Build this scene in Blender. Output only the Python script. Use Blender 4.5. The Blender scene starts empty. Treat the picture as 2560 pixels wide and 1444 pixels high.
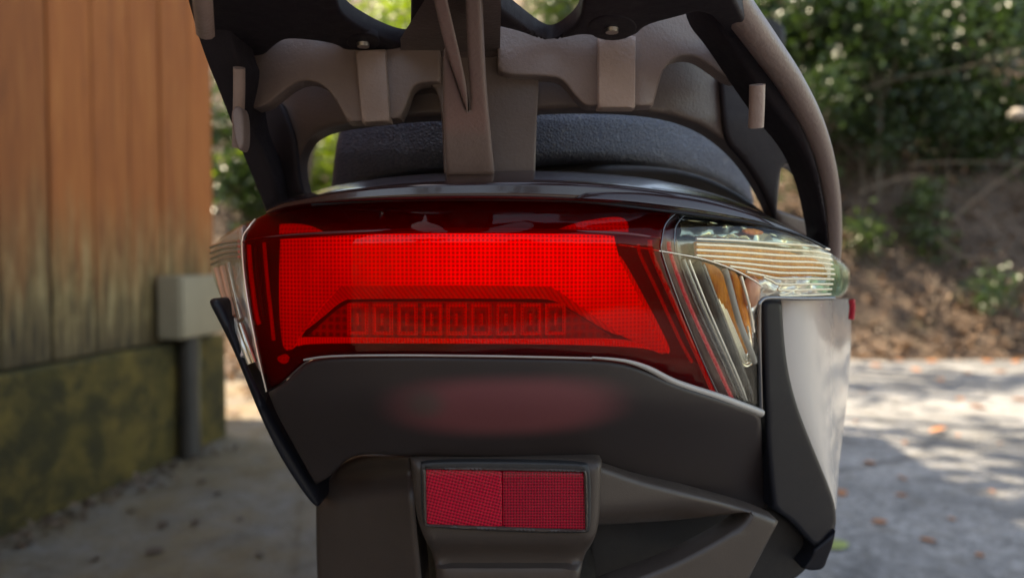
import bpy, bmesh, math, random
import numpy as np
from mathutils import Vector, Matrix, noise
from mathutils.geometry import delaunay_2d_cdt

random.seed(7)
rng = np.random.default_rng(7)
S = bpy.context.scene
COL = S.collection

# ------------------------------------------------------------------ camera
FPX, CX, CY = 1800.0, 1280.0, 722.0          # focal length and centre for a 2560 px wide frame
CAMZ = 0.80
PITCH = math.atan(62 / FPX)
cam_d = bpy.data.cameras.new('camera')
cam_d.sensor_width = 36.0
cam_d.lens = 36.0 * FPX / 2560.0
cam_d.clip_start = 0.02
cam_d.clip_end = 500.0
cam_d.dof.use_dof = True
cam_d.dof.focus_distance = 0.385
cam_d.dof.aperture_fstop = 5.2
cam = bpy.data.objects.new('camera', cam_d)
COL.objects.link(cam)
cam.location = (0, 0, CAMZ)
cam.rotation_euler = (math.pi / 2 - PITCH, 0, 0)
S.camera = cam

# ------------------------------------------------------------------ sky, sun, exposure
SUN_AZ = math.radians(-80)                   # from the +Y axis towards +X; the sun stands to the left, behind the building
SUN_EL = math.radians(55)
sun_dir = Vector((math.sin(SUN_AZ) * math.cos(SUN_EL), math.cos(SUN_AZ) * math.cos(SUN_EL), math.sin(SUN_EL)))
W = bpy.data.worlds.new('World')
S.world = W
W.use_nodes = True
wn = W.node_tree
bg = wn.nodes['Background']
sky = wn.nodes.new('ShaderNodeTexSky')
sky.sky_type = 'NISHITA'
sky.sun_disc = False
sky.sun_elevation = SUN_EL
sky.sun_rotation = SUN_AZ
wn.links.new(sky.outputs[0], bg.inputs[0])
bg.inputs[1].default_value = 0.15
sun_l = bpy.data.lights.new('sun', 'SUN')
sun_l.energy = 4.8
sun_l.angle = math.radians(0.53)
sun_l.color = (1.0, 0.98, 0.95)
sun = bpy.data.objects.new('sun', sun_l)
COL.objects.link(sun)
sun.rotation_euler = sun_dir.to_track_quat('Z', 'Y').to_euler()
sun.location = (-10, 6, 15)

S.render.engine = 'CYCLES'
S.view_settings.view_transform = 'Standard'
S.view_settings.look = 'None'
S.view_settings.exposure = 2.05
S.view_settings.gamma = 1.0
S.view_settings.use_white_balance = True       # the photograph is balanced for open shade
S.view_settings.white_balance_temperature = 9300
S.view_settings.white_balance_tint = 10
S.cycles.use_denoising = True
S.cycles.max_bounces = 10
S.cycles.transparent_max_bounces = 16
S.cycles.sample_clamp_indirect = 6.0

# ------------------------------------------------------------------ helpers
CP, SP = math.cos(PITCH), math.sin(PITCH)


def P(px, py, d):
    """world point at world-Y distance d seen in direction (px, py)"""
    a = (px - CX) / FPX
    b = -(py - CY) / FPX
    dy = CP + b * SP
    dz = -SP + b * CP
    k = d / dy
    return Vector((a * k, d, CAMZ + dz * k))


def Pn(px, py, d):
    a = (px - CX) / FPX
    b = -(py - CY) / FPX
    dy = CP + b * SP
    dz = -SP + b * CP
    k = d / dy
    return np.stack([a * k, d + 0 * a, CAMZ + dz * k], -1)


def ground_at(px, py, z=0.0):
    a = (px - CX) / FPX
    b = -(py - CY) / FPX
    dy = CP + b * SP
    dz = -SP + b * CP
    k = (z - CAMZ) / dz
    return Vector((a * k, dy * k, z))


def tag(o, label=None, cat=None, group=None, kind=None):
    if label: o['label'] = label
    if cat: o['category'] = cat
    if group: o['group'] = group
    if kind: o['kind'] = kind
    return o


def empty(name, loc=(0, 0, 0), rz=0.0):
    o = bpy.data.objects.new(name, None)
    o.empty_display_size = 0.1
    COL.objects.link(o)
    o.location = loc
    o.rotation_euler = (0, 0, rz)
    return o


def link_mesh(name, me, mat, parent=None):
    o = bpy.data.objects.new(name, me)
    COL.objects.link(o)
    if mat is not None and len(me.materials) == 0:
        me.materials.append(mat)
    if parent is not None:
        o.parent = parent
    return o


def finish(name, verts, faces, mat, parent=None, smooth=40):
    me = bpy.data.meshes.new(name)
    me.from_pydata([tuple(v) for v in verts], [], [tuple(f) for f in faces])
    bm = bmesh.new(); bm.from_mesh(me)
    bmesh.ops.recalc_face_normals(bm, faces=bm.faces[:])
    bm.to_mesh(me); bm.free()
    if smooth:
        me.polygons.foreach_set('use_smooth', [True] * len(me.polygons))
        me.set_sharp_from_angle(angle=math.radians(smooth))
    me.update()
    return link_mesh(name, me, mat, parent)


def chaikin(pts, n=2):
    pts = [tuple(p) if len(p) > 2 else (p[0], p[1], 0) for p in pts]
    for _ in range(n):
        out = []
        m = len(pts)
        for i in range(m):
            a, b = pts[i], pts[(i + 1) % m]
            if a[2]: out.append(a)
            fa = 0.0 if a[2] else 0.25
            fb = 1.0 if b[2] else 0.75
            if not a[2]: out.append((a[0] + .25 * (b[0] - a[0]), a[1] + .25 * (b[1] - a[1]), 0))
            if not b[2]: out.append((a[0] + .75 * (b[0] - a[0]), a[1] + .75 * (b[1] - a[1]), 0))
        pts = out
    return [(p[0], p[1]) for p in pts]


def resample(pts, step):
    out = []
    m = len(pts)
    for i in range(m):
        a, b = pts[i], pts[(i + 1) % m]
        L = math.hypot(b[0] - a[0], b[1] - a[1])
        if L < 1e-6: continue
        k = max(1, int(round(L / step)))
        for j in range(k):
            t = j / k
            out.append((a[0] + (b[0] - a[0]) * t, a[1] + (b[1] - a[1]) * t))
    return out


def inside(poly, x, y):
    p = np.array(poly)
    r = np.zeros(x.shape, bool)
    j = len(p) - 1
    for i in range(len(p)):
        xi, yi, xj, yj = p[i, 0], p[i, 1], p[j, 0], p[j, 1]
        c = (yi > y) != (yj > y)
        if c.any():
            xx = (xj - xi) * (y - yi) / (yj - yi + 1e-12) + xi
            r ^= c & (x < xx)
        j = i
    return r


def seg_dist(loops, x, y):
    d = np.full(x.shape, 1e9)
    for p in loops:
        p = np.array(p)
        q = np.roll(p, -1, 0)
        for a, b in zip(p, q):
            v = b - a
            L = v @ v
            if L < 1e-9: continue
            t = np.clip(((x - a[0]) * v[0] + (y - a[1]) * v[1]) / L, 0, 1)
            d = np.minimum(d, np.hypot(x - a[0] - t * v[0], y - a[1] - t * v[1]))
    return d


def patch(name, outline, depth, mat, parent=None, thick=0.01, rnd=0.002, holes=(), grid=26, cut=2,
          back=(0, 1, 0), relief=None, smooth=45):
    """A shell panel: an outline on a curved surface given by its distance function, with rounded rim and thickness."""
    dfn = depth if callable(depth) else (lambda x, y: np.full(np.shape(x), float(depth)))
    loops = [resample(chaikin(outline, cut), grid * .8)]
    for h in holes:
        loops.append(resample(chaikin(h, cut), grid * .7))
    allp = np.array([p for l in loops for p in l])
    dm = float(np.mean(dfn(allp[:, 0], allp[:, 1])))
    rpx = rnd * FPX / dm
    pts, edges = [], []
    for l in loops:
        n0 = len(pts)
        pts += l
        edges += [(n0 + i, n0 + (i + 1) % len(l)) for i in range(len(l))]
    nb = len(pts)
    cand = []
    if rpx > 1.5:
        for li, l in enumerate(loops):
            L = np.array(l)
            t = np.roll(L, -1, 0) - np.roll(L, 1, 0)
            t /= np.linalg.norm(t, axis=1)[:, None] + 1e-9
            nrm = np.stack([-t[:, 1], t[:, 0]], 1)
            for s in (1, -1):
                for f in (.12, .4, .75, 1.05):
                    c = L + nrm * s * rpx * f
                    keep = seg_dist(loops, c[:, 0], c[:, 1]) > rpx * f * .93
                    cand.append(c[keep])
    x0, y0 = allp.min(0); x1, y1 = allp.max(0)
    gx, gy = np.meshgrid(np.arange(x0 + grid / 2, x1, grid), np.arange(y0 + grid / 2, y1, grid))
    g = np.stack([gx.ravel(), gy.ravel()], 1)
    if len(g):
        keep = seg_dist(loops, g[:, 0], g[:, 1]) > max(rpx * 1.3, grid * .4)
        cand.append(g[keep])
    if cand:
        c = np.concatenate(cand)
        ok = inside(loops[0], c[:, 0], c[:, 1])
        for h in loops[1:]:
            ok &= ~inside(h, c[:, 0], c[:, 1])
        pts += [tuple(q) for q in c[ok]]
    r = delaunay_2d_cdt([Vector(p) for p in pts], edges, [], 0, 1e-5)
    V = np.array([(v.x, v.y) for v in r[0]])
    F = np.array([tuple(f) for f in r[2]])
    cen = V[F].mean(1)
    ok = inside(loops[0], cen[:, 0], cen[:, 1])
    for h in loops[1:]:
        ok &= ~inside(h, cen[:, 0], cen[:, 1])
    F = F[ok]
    used = np.unique(F)
    remap = -np.ones(len(V), int); remap[used] = np.arange(len(used))
    V = V[used]; F = remap[F]
    dd = dfn(V[:, 0], V[:, 1])
    bdist = seg_dist(loops, V[:, 0], V[:, 1])
    if rnd > 0:
        q = np.clip(bdist / max(rpx, 1e-6), 0, 1)
        off = rnd * (1 - np.sqrt(np.clip(1 - (1 - q) ** 2, 0, 1)))
    else:
        off = 0
    if relief is not None:
        off = off + relief(V[:, 0], V[:, 1], bdist)
    base = Pn(V[:, 0], V[:, 1], dd)
    bk = np.array(back, float)
    front = base + np.outer(np.broadcast_to(off, dd.shape), bk)
    rear = base + bk * thick
    n = len(V)
    verts = np.concatenate([front, rear])
    faces = [tuple(f) for f in F] + [tuple(f[::-1] + n) for f in F]
    cnt = {}
    for f in F:
        for a, b in ((f[0], f[1]), (f[1], f[2]), (f[2], f[0])):
            k = (min(a, b), max(a, b))
            cnt[k] = None if k in cnt else (a, b)
    for k, e in cnt.items():
        if e is not None:
            faces.append((e[1], e[0], e[0] + n, e[1] + n))
    return finish(name, verts, faces, mat, parent, smooth)


def tube(name, pts, rad, mat, parent=None, seg=10, flat=(1, 1), up=(0, 0, 1), subdiv=4, smooth=50, caps=True):
    """A bar swept along a smoothed path; rad is one number or one per point; flat squeezes the section."""
    pts = [Vector(p) for p in pts]
    rr = list(rad) if hasattr(rad, '__len__') else [rad] * len(pts)
    if subdiv > 1 and len(pts) > 2:
        np_, nr = [], []
        for i in range(len(pts) - 1):
            p0 = pts[max(i - 1, 0)]; p1 = pts[i]; p2 = pts[i + 1]; p3 = pts[min(i + 2, len(pts) - 1)]
            for k in range(subdiv):
                t = k / subdiv
                np_.append(.5 * ((2 * p1) + (p2 - p0) * t + (2 * p0 - 5 * p1 + 4 * p2 - p3) * t * t + (3 * p1 - p0 - 3 * p2 + p3) * t ** 3))
                nr.append(rr[i] + (rr[i + 1] - rr[i]) * t)
        np_.append(pts[-1]); nr.append(rr[-1])
        pts, rr = np_, nr
    verts, faces = [], []
    u = Vector(up)
    for i, p in enumerate(pts):
        t = (pts[min(i + 1, len(pts) - 1)] - pts[max(i - 1, 0)]).normalized()
        if abs(t.dot(u)) > .97: u = Vector((1, 0, 0)) if abs(t.x) < .9 else Vector((0, 1, 0))
        a = t.cross(u).normalized()
        b = a.cross(t).normalized()
        u = b
        for k in range(seg):
            w = 2 * math.pi * (k + .5) / seg
            verts.append(p + a * math.cos(w) * rr[i] * flat[0] + b * math.sin(w) * rr[i] * flat[1])
    m = len(pts)
    for i in range(m - 1):
        for k in range(seg):
            faces.append((i * seg + k, i * seg + (k + 1) % seg, (i + 1) * seg + (k + 1) % seg, (i + 1) * seg + k))
    if caps:
        faces.append(tuple(range(seg)))
        faces.append(tuple((m - 1) * seg + k for k in range(seg))[::-1])
    return finish(name, verts, faces, mat, parent, smooth)


def box(name, lo, hi, mat, parent=None, bev=0.004, seg=2):
    bm = bmesh.new()
    bmesh.ops.create_cube(bm, size=1)
    for v in bm.verts:
        v.co = Vector([(lo[i] + hi[i]) / 2 + v.co[i] * (hi[i] - lo[i]) for i in range(3)])
    if bev:
        bmesh.ops.bevel(bm, geom=bm.edges[:], offset=bev, segments=seg, affect='EDGES', profile=.6)
    me = bpy.data.meshes.new(name)
    bm.to_mesh(me); bm.free()
    me.polygons.foreach_set('use_smooth', [True] * len(me.polygons))
    me.set_sharp_from_angle(angle=math.radians(35))
    return link_mesh(name, me, mat, parent)


def loft(name, rings, mat, parent=None, smooth=45, caps=True):
    n = len(rings[0])
    verts = [v for r in rings for v in r]
    faces = []
    for i in range(len(rings) - 1):
        for k in range(n):
            faces.append((i * n + k, i * n + (k + 1) % n, (i + 1) * n + (k + 1) % n, (i + 1) * n + k))
    if caps:
        faces.append(tuple(range(n)))
        faces.append(tuple((len(rings) - 1) * n + k for k in range(n))[::-1])
    return finish(name, verts, faces, mat, parent, smooth)


def lathe(name, prof, mat, parent=None, seg=40, center=(0, 0, 0)):
    """profile of (radius, x) turned about the X axis"""
    verts, faces = [], []
    m = len(prof)
    for k in range(seg):
        w = 2 * math.pi * k / seg
        for r, x in prof:
            verts.append((center[0] + x, center[1] + r * math.cos(w), center[2] + r * math.sin(w)))
    for k in range(seg):
        for i in range(m):
            a = k * m + i; b = k * m + (i + 1) % m
            c = ((k + 1) % seg) * m + (i + 1) % m; d = ((k + 1) % seg) * m + i
            faces.append((a, b, c, d))
    return finish(name, verts, faces, mat, parent, 40)


# ------------------------------------------------------------------ materials
class NT:
    def __init__(self, name):
        self.m = bpy.data.materials.new(name)
        self.m.use_nodes = True
        self.t = self.m.node_tree
        self.b = self.t.nodes['Principled BSDF']
        self.out = self.t.nodes['Material Output']
        self.tc = None

    def n(self, typ, **kw):
        x = self.t.nodes.new(typ)
        for k, v in kw.items(): setattr(x, k, v)
        return x

    def l(self, a, b): self.t.links.new(a, b)

    def coord(self, scale=(1, 1, 1), rot=(0, 0, 0), out='Object'):
        if self.tc is None: self.tc = self.n('ShaderNodeTexCoord')
        mp = self.n('ShaderNodeMapping')
        mp.inputs['Scale'].default_value = scale
        mp.inputs['Rotation'].default_value = rot
        self.l(self.tc.outputs[out], mp.inputs[0])
        return mp.outputs[0]

    def noise(self, scale, detail=6, rough=.6, vec=None, dist=0):
        x = self.n('ShaderNodeTexNoise')
        x.inputs['Scale'].default_value = scale
        x.inputs['Detail'].default_value = detail
        x.inputs['Roughness'].default_value = rough
        x.inputs['Distortion'].default_value = dist
        self.l(vec if vec is not None else self.coord(), x.inputs['Vector'])
        return x.outputs['Fac']

    def voro(self, scale, vec=None, feature='F1', rand=1.0):
        x = self.n('ShaderNodeTexVoronoi', feature=feature)
        x.inputs['Scale'].default_value = scale
        x.inputs['Randomness'].default_value = rand
        self.l(vec if vec is not None else self.coord(), x.inputs['Vector'])
        return x

    def ramp(self, fac, stops, interp='LINEAR'):
        x = self.n('ShaderNodeValToRGB')
        x.color_ramp.interpolation = interp
        e = x.color_ramp.elements
        while len(e) < len(stops): e.new(.5)
        for i, (p, c) in enumerate(stops):
            e[i].position = p
            e[i].color = (*c, 1) if hasattr(c, '__len__') else (c, c, c, 1)
        self.l(fac, x.inputs[0])
        return x.outputs[0]

    def mix(self, fac, a, b, mode='MIX'):
        x = self.n('ShaderNodeMix', data_type='RGBA', blend_type=mode)
        for s, v in ((x.inputs[0], fac), (x.inputs[6], a), (x.inputs[7], b)):
            if hasattr(v, 'default_value'): self.l(v, s)
            elif hasattr(v, '__len__'): s.default_value = (*v, 1)
            else: s.default_value = v if s.type == 'VALUE' else (v, v, v, 1)
        return x.outputs[2]

    def math(self, op, a, b=None, c=None, clamp=False):
        x = self.n('ShaderNodeMath', operation=op, use_clamp=clamp)
        for i, v in enumerate((a, b, c)):
            if v is None: continue
            if hasattr(v, 'default_value'): self.l(v, x.inputs[i])
            else: x.inputs[i].default_value = v
        return x.outputs[0]

    def sep(self, v):
        x = self.n('ShaderNodeSeparateXYZ')
        self.l(v, x.inputs[0])
        return x.outputs

    def bump(self, h, strength=.3, dist=.002):
        x = self.n('ShaderNodeBump')
        x.inputs['Strength'].default_value = strength
        x.inputs['Distance'].default_value = dist
        self.l(h, x.inputs['Height'])
        self.l(x.outputs[0], self.b.inputs['Normal'])
        return x

    def set(self, **kw):
        for k, v in kw.items():
            s = self.b.inputs[k.replace('_', ' ')]
            if hasattr(v, 'default_value'): self.l(v, s)
            elif hasattr(v, '__len__'): s.default_value = (*v, 1) if len(v) == 3 and s.type == 'RGBA' else v
            else: s.default_value = v
        return self


def plastic(name, col, rough=.5, grain=.15, gscale=900, var=.15, spec=.5, coat=0, dusty=.55):
    t = NT(name)
    c = t.noise(14, 4)
    colo = t.mix(t.ramp(c, [(.3, 0), (.7, 1)]), [x * (1 - var) for x in col], [x * (1 + var) for x in col])
    dust = t.noise(160, 5, .7)
    sp = t.voro(1400)
    speck = t.math('MULTIPLY', t.ramp(sp.outputs['Distance'], [(.05, 1.0), (.16, 0.0)]), t.ramp(t.noise(45, 4, .7), [(.52, 0.0), (.68, dusty)]))
    colo = t.mix(speck, colo, (.30, .27, .23))
    t.set(Base_Color=colo, Roughness=t.ramp(dust, [(.3, rough * .85), (.75, min(1, rough * 1.2))]))
    t.b.inputs['Specular IOR Level'].default_value = spec
    t.b.inputs['Coat Weight'].default_value = coat
    t.b.inputs['Coat Roughness'].default_value = .04
    if grain:
        t.bump(t.noise(gscale, 3, .6), grain, .0006)
    return t.m


M = {}
M['rack_shaded'] = plastic('cast_metal_shaded', (.105, .078, .072), .38, .5, 520, .12, .4)  # darker copy of the rack metal; shade on hoop and stem put into the colour
M['rack_lit'] = plastic('cast_metal_lit', (.29, .214, .188), .36, .8, 420, .22, .45)  # paler copy of the rack metal; light on bosses and lugs painted in
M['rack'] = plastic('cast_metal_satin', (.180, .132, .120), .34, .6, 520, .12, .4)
M['rack_dark'] = plastic('cast_metal_deep_shade', (.022, .018, .022), .6, .25, 700, .15, .15)  # near-black rack copy; shade of underside, hoop and rails painted into it
M['trim'] = plastic('trim_plastic', (.009, .0095, .013), .42, .12, 1500, .10, .2)
M['fender'] = plastic('fender_plastic', (.046, .034, .028), .42, .2, 1300, .12, .35)
M['gloss'] = plastic('gloss_black', (.026, .012, .013), .22, 0, 1, .1, .5, .35)
M['lip'] = plastic('grey_seam_lip', (.30, .28, .26), .35, 0, 1, .1)
M['white'] = plastic('white_paint', (.37, .345, .325), .24, 0, 1, .02, .5, .6, 0)
M['rubber'] = plastic('rubber', (.02, .02, .02), .75, .3, 300, .2)
M['black'] = plastic('black_plastic', (.012, .012, .013), .6, .2, 900, .2)
M['chrome'] = NT('bright_reflector').set(Base_Color=(.86, .84, .81), Metallic=.65, Roughness=.2).m
M['chrome_dark'] = NT('smoked_bezel').set(Base_Color=(.16, .16, .17), Metallic=.9, Roughness=.22).m
M['mirror'] = NT('polished_reflection').set(Base_Color=(.95, .93, .80), Metallic=1.0, Roughness=.06).m
M['alloy'] = NT('alloy').set(Base_Color=(.45, .44, .43), Metallic=1.0, Roughness=.35).m
M['bulb'] = NT('warm_bulb').set(Base_Color=(.75, .36, .24), Roughness=.25).m


def seat_mat():
    t = NT('seat_vinyl')
    v = t.voro(430, feature='DISTANCE_TO_EDGE')
    h = t.math('MINIMUM', t.math('MULTIPLY', v.outputs['Distance'], 3.0), 1.0)
    n = t.noise(60, 4)
    t.set(Base_Color=t.mix(n, (.044, .057, .092), (.066, .082, .126)), Roughness=t.ramp(n, [(.3, .36), (.7, .48)]))
    t.bump(t.math('ADD', h, t.math('MULTIPLY', t.noise(900, 3), .4)), .8, .0012)
    return t.m


M['seat'] = seat_mat()


def clear_mat(name, tint, gloss_rough=.02, refl=1.0, ior=1.5, mixdiff=0.0, diffcol=(.5, .5, .5)):
    """thin tinted clear plastic: tinted see-through plus its surface reflection"""
    t = NT(name)
    t.t.nodes.remove(t.b)
    tr = t.n('ShaderNodeBsdfTransparent'); tr.inputs[0].default_value = (*tint, 1)
    gl = t.n('ShaderNodeBsdfGlossy'); gl.inputs['Roughness'].default_value = gloss_rough
    gl.inputs[0].default_value = (1, 1, 1, 1)
    lw = t.n('ShaderNodeLayerWeight'); lw.inputs[0].default_value = .5
    f = t.math('MULTIPLY', t.math('MULTIPLY_ADD', t.math('POWER', lw.outputs['Facing'], 5), .96, .04), refl * .75, clamp=True)
    mx = t.n('ShaderNodeMixShader')
    t.l(f, mx.inputs[0]); t.l(tr.outputs[0], mx.inputs[1]); t.l(gl.outputs[0], mx.inputs[2])
    last = mx
    if mixdiff:
        df = t.n('ShaderNodeBsdfDiffuse'); df.inputs[0].default_value = (*diffcol, 1)
        m2 = t.n('ShaderNodeMixShader'); m2.inputs[0].default_value = mixdiff
        t.l(mx.outputs[0], m2.inputs[1]); t.l(df.outputs[0], m2.inputs[2]); last = m2
    t.l(last.outputs[0], t.out.inputs[0])
    return t.m


M['red_lens'] = clear_mat('red_clear_lens', (.82, .035, .04), refl=.32, mixdiff=.025, diffcol=(.25, .003, .006))
M['clear_lens'] = clear_mat('clear_lens', (.95, .96, .94), refl=.7)
M['green_reflection'] = clear_mat('clear_lens_end', (.42, .62, .50), refl=1.2, mixdiff=.18, diffcol=(.16, .33, .24))  # clear end piece; the green foliage reflection is put into its tint
M['flute'] = NT('fluted_clear_plastic').set(Base_Color=(.80, .70, .58), Metallic=.5, Roughness=.14).m
M['upper_chrome'] = NT('greenish_reflector').set(Base_Color=(.40, .42, .30), Metallic=1.0, Roughness=.2).m
M['rod_clear'] = NT('clear_rib').set(Base_Color=(.62, .55, .47), Metallic=.75, Roughness=.16).m


def guide_mat(name, strength, pitch, lo=.45, col=(1, .07, .035), rot=0.0, kind='grid', leds=False):
    """lit light guide with moulded prisms"""
    t = NT(name)
    v = t.coord((1, 1, 1), (0, rot, 0))
    x, y, z = t.sep(v)
    k = 2 * math.pi / pitch
    sx = t.math('SINE', t.math('MULTIPLY', x, k))
    sz = t.math('SINE', t.math('MULTIPLY', z, k))
    if kind == 'grid':
        g = t.math('MULTIPLY', t.math('ADD', t.math('MULTIPLY', sx, .5), .5), t.math('ADD', t.math('MULTIPLY', sz, .5), .5))
        g = t.math('SUBTRACT', 1.0, t.math('POWER', g, .6))
    else:
        g = t.math('ADD', t.math('MULTIPLY', sx, .5), .5)
    blot = t.noise(22, 2)
    s = t.math('ADD', lo, t.math('MULTIPLY', g, 1 - lo))
    s = t.math('MULTIPLY', s, t.math('ADD', .72, t.math('MULTIPLY', blot, .56)))
    s = t.math('MULTIPLY', s, strength)
    if leds:
        # a row of diodes feeds the guide from its upper middle: bright there, weaker out towards the ends
        x0, y0, z0 = t.sep(t.coord())
        c = P(1290, 625, .37)
        ax = t.math('POWER', t.math('DIVIDE', t.math('SUBTRACT', x0, c.x), .105), 2)
        az = t.math('POWER', t.math('DIVIDE', t.math('SUBTRACT', z0, c.z), .040), 2)
        fall = t.math('EXPONENT', t.math('MULTIPLY', t.math('ADD', ax, az), -1.0))
        led = t.math('ADD', t.math('MULTIPLY', t.math('SINE', t.math('MULTIPLY', x0, 2 * math.pi / .0155)), .05), .95)
        s = t.math('MULTIPLY', s, t.math('MULTIPLY', led, t.math('MULTIPLY_ADD', fall, 1.0, .30)))
    t.set(Base_Color=(.12, .004, .004), Roughness=.3, Emission_Color=col, Emission_Strength=s)
    t.bump(g, .4, .0008)
    return t.m


M['guide'] = guide_mat('lit_guide', .32, .0022, .08, leds=True)
M['guide_edge'] = guide_mat('lit_guide_edge', .13, .0022, .35, rot=math.radians(35), kind='ridge')
M['guide_low'] = guide_mat('dim_guide', .12, .0017, .10, col=(1, .05, .05))
M['guide_rim'] = guide_mat('lit_rim', .14, .0016, .5, kind='ridge')
M['guide_tray'] = guide_mat('tray_prisms', .045, .0042, .02, col=(1, .04, .05))
M['rib_red'] = guide_mat('lit_rib', .055, .0024, .6, col=(1, .02, .08))
M['guide_top'] = guide_mat('lit_guide_upper', .09, .0024, .35)
M['housing'] = plastic('lamp_housing', (.10, .012, .016), .35, 0, 1, .1)
M['amber'] = None


def amber_mat():
    t = NT('amber_reflector')
    n = t.noise(120, 5, .7, t.coord((1, 1, .4)))
    t.set(Base_Color=t.ramp(n, [(.3, (.55, .12, .003)), (.7, (.98, .34, .008))]), Roughness=.38, Metallic=0.0)
    t.b.inputs['Specular IOR Level'].default_value = .3
    t.bump(n, .8, .003)
    return t.m


M['amber'] = amber_mat()


def reflector_mat(name, pitch, rot, dark, bright):
    t = NT(name)
    v = t.coord((1, 1, 1), (0, rot, 0))
    x, y, z = t.sep(v)
    k = 2 * math.pi / pitch
    g = t.math('MULTIPLY', t.math('SINE', t.math('MULTIPLY', x, k)), t.math('SINE', t.math('MULTIPLY', z, k)))
    g = t.math('ADD', t.math('MULTIPLY', g, .5), .5)
    n = t.noise(55, 3)
    c = t.ramp(g, [(.2, dark), (.62, bright)])
    c = t.mix(t.math('MULTIPLY', n, .5), c, dark)
    t.set(Base_Color=c, Roughness=.22)
    t.b.inputs['Coat Weight'].default_value = .25
    t.b.inputs['Specular IOR Level'].default_value = .2
    t.b.inputs['Coat Roughness'].default_value = .05
    t.bump(g, .35, .001)
    return t.m


M['refl_a'] = reflector_mat('reflector_prisms_fine', .0024, math.radians(30), (.16, .001, .010), (.54, .0015, .026))
M['refl_b'] = reflector_mat('reflector_prisms_dense', .0022, math.radians(45), (.10, .001, .007), (.42, .0015, .022))


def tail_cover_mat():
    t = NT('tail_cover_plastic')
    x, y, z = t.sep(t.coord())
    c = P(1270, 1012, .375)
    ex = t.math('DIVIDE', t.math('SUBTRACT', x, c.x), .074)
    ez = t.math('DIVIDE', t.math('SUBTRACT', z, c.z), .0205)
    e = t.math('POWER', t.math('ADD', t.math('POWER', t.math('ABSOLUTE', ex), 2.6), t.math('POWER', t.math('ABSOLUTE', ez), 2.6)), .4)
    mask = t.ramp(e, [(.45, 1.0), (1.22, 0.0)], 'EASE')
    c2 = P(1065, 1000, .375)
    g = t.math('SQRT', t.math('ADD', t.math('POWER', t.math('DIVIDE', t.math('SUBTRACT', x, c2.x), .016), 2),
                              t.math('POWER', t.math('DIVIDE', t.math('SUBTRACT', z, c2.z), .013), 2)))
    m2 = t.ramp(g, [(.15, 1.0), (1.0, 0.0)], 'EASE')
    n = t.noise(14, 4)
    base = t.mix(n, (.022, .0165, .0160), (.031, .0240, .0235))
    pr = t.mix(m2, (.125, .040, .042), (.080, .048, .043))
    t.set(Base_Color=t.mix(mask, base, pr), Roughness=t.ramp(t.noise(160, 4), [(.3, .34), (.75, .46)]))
    t.b.inputs['Specular IOR Level'].default_value = .2
    t.bump(t.noise(1500, 3), .12, .0006)
    return t.m


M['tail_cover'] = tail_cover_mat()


def wood_mat():
    t = NT('weathered_boards')
    oi = t.n('ShaderNodeObjectInfo')
    rnd = oi.outputs['Random']
    sh = t.n('ShaderNodeVectorMath', operation='ADD')
    t.l(t.coord(), sh.inputs[0])
    cb = t.n('ShaderNodeCombineXYZ')
    for i in range(3): t.l(t.math('MULTIPLY', rnd, 37.0 + 11 * i), cb.inputs[i])
    t.l(cb.outputs[0], sh.inputs[1])
    mp = t.n('ShaderNodeMapping'); mp.inputs['Scale'].default_value = (5, 5, .45)
    t.l(sh.outputs[0], mp.inputs[0])
    grain = t.noise(5, 8, .65, mp.outputs[0], .6)
    mp2 = t.n('ShaderNodeMapping'); mp2.inputs['Scale'].default_value = (7, 7, .9)
    t.l(sh.outputs[0], mp2.inputs[0])
    fine = t.noise(5, 7, .7, mp2.outputs[0])
    up = t.ramp(grain, [(.25, (.18, .050, .011)), (.5, (.30, .084, .017)), (.78, (.38, .135, .034))])
    low = t.ramp(fine, [(.36, (.040, .028, .010)), (.5, (.17, .110, .040)), (.64, (.34, .245, .11))])
    z = t.sep(t.coord())[2]
    edge = t.math('ADD', z, t.math('MULTIPLY', t.math('SUBTRACT', t.noise(3.0, 6, .7, mp.outputs[0]), .5), .75))
    fac = t.ramp(t.math('MULTIPLY_ADD', edge, 1.0, -.45), [(.22, 0.0), (.62, 1.0)])
    col = t.mix(fac, low, up)
    wet = t.ramp(t.math('ADD', z, t.math('MULTIPLY', t.noise(4, 5, .7), .3)), [(.58, .28), (.86, 1.0)])
    col = t.mix(1.0, col, wet, 'MULTIPLY')
    tone = t.math('ADD', .82, t.math('MULTIPLY', rnd, .36))
    col = t.mix(1.0, col, tone, 'MULTIPLY')
    t.set(Base_Color=col, Roughness=.75)
    t.bump(t.math('ADD', grain, t.math('MULTIPLY', fine, .5)), .5, .004)
    return t.m


M['wood'] = wood_mat()


def moss_mat():
    t = NT('mossy_concrete')
    big = t.noise(5.0, 9, .74, None, .15)
    fine = t.noise(60, 8, .75)
    conc = t.mix(fine, (.075, .050, .008), (.18, .122, .022))
    moss = t.mix(fine, (.010, .007, .002), (.048, .040, .005))
    col = t.mix(t.ramp(big, [(.44, 0.0), (.60, 1.0)]), moss, conc)
    g = t.noise(7, 5, .6)
    col = t.mix(t.ramp(g, [(.45, 0.0), (.7, .6)]), col, (.075, .055, .006))
    t.set(Base_Color=col, Roughness=.9)
    t.bump(t.math('ADD', big, t.math('MULTIPLY', fine, .4)), .7, .012)
    return t.m


M['moss'] = moss_mat()


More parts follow.
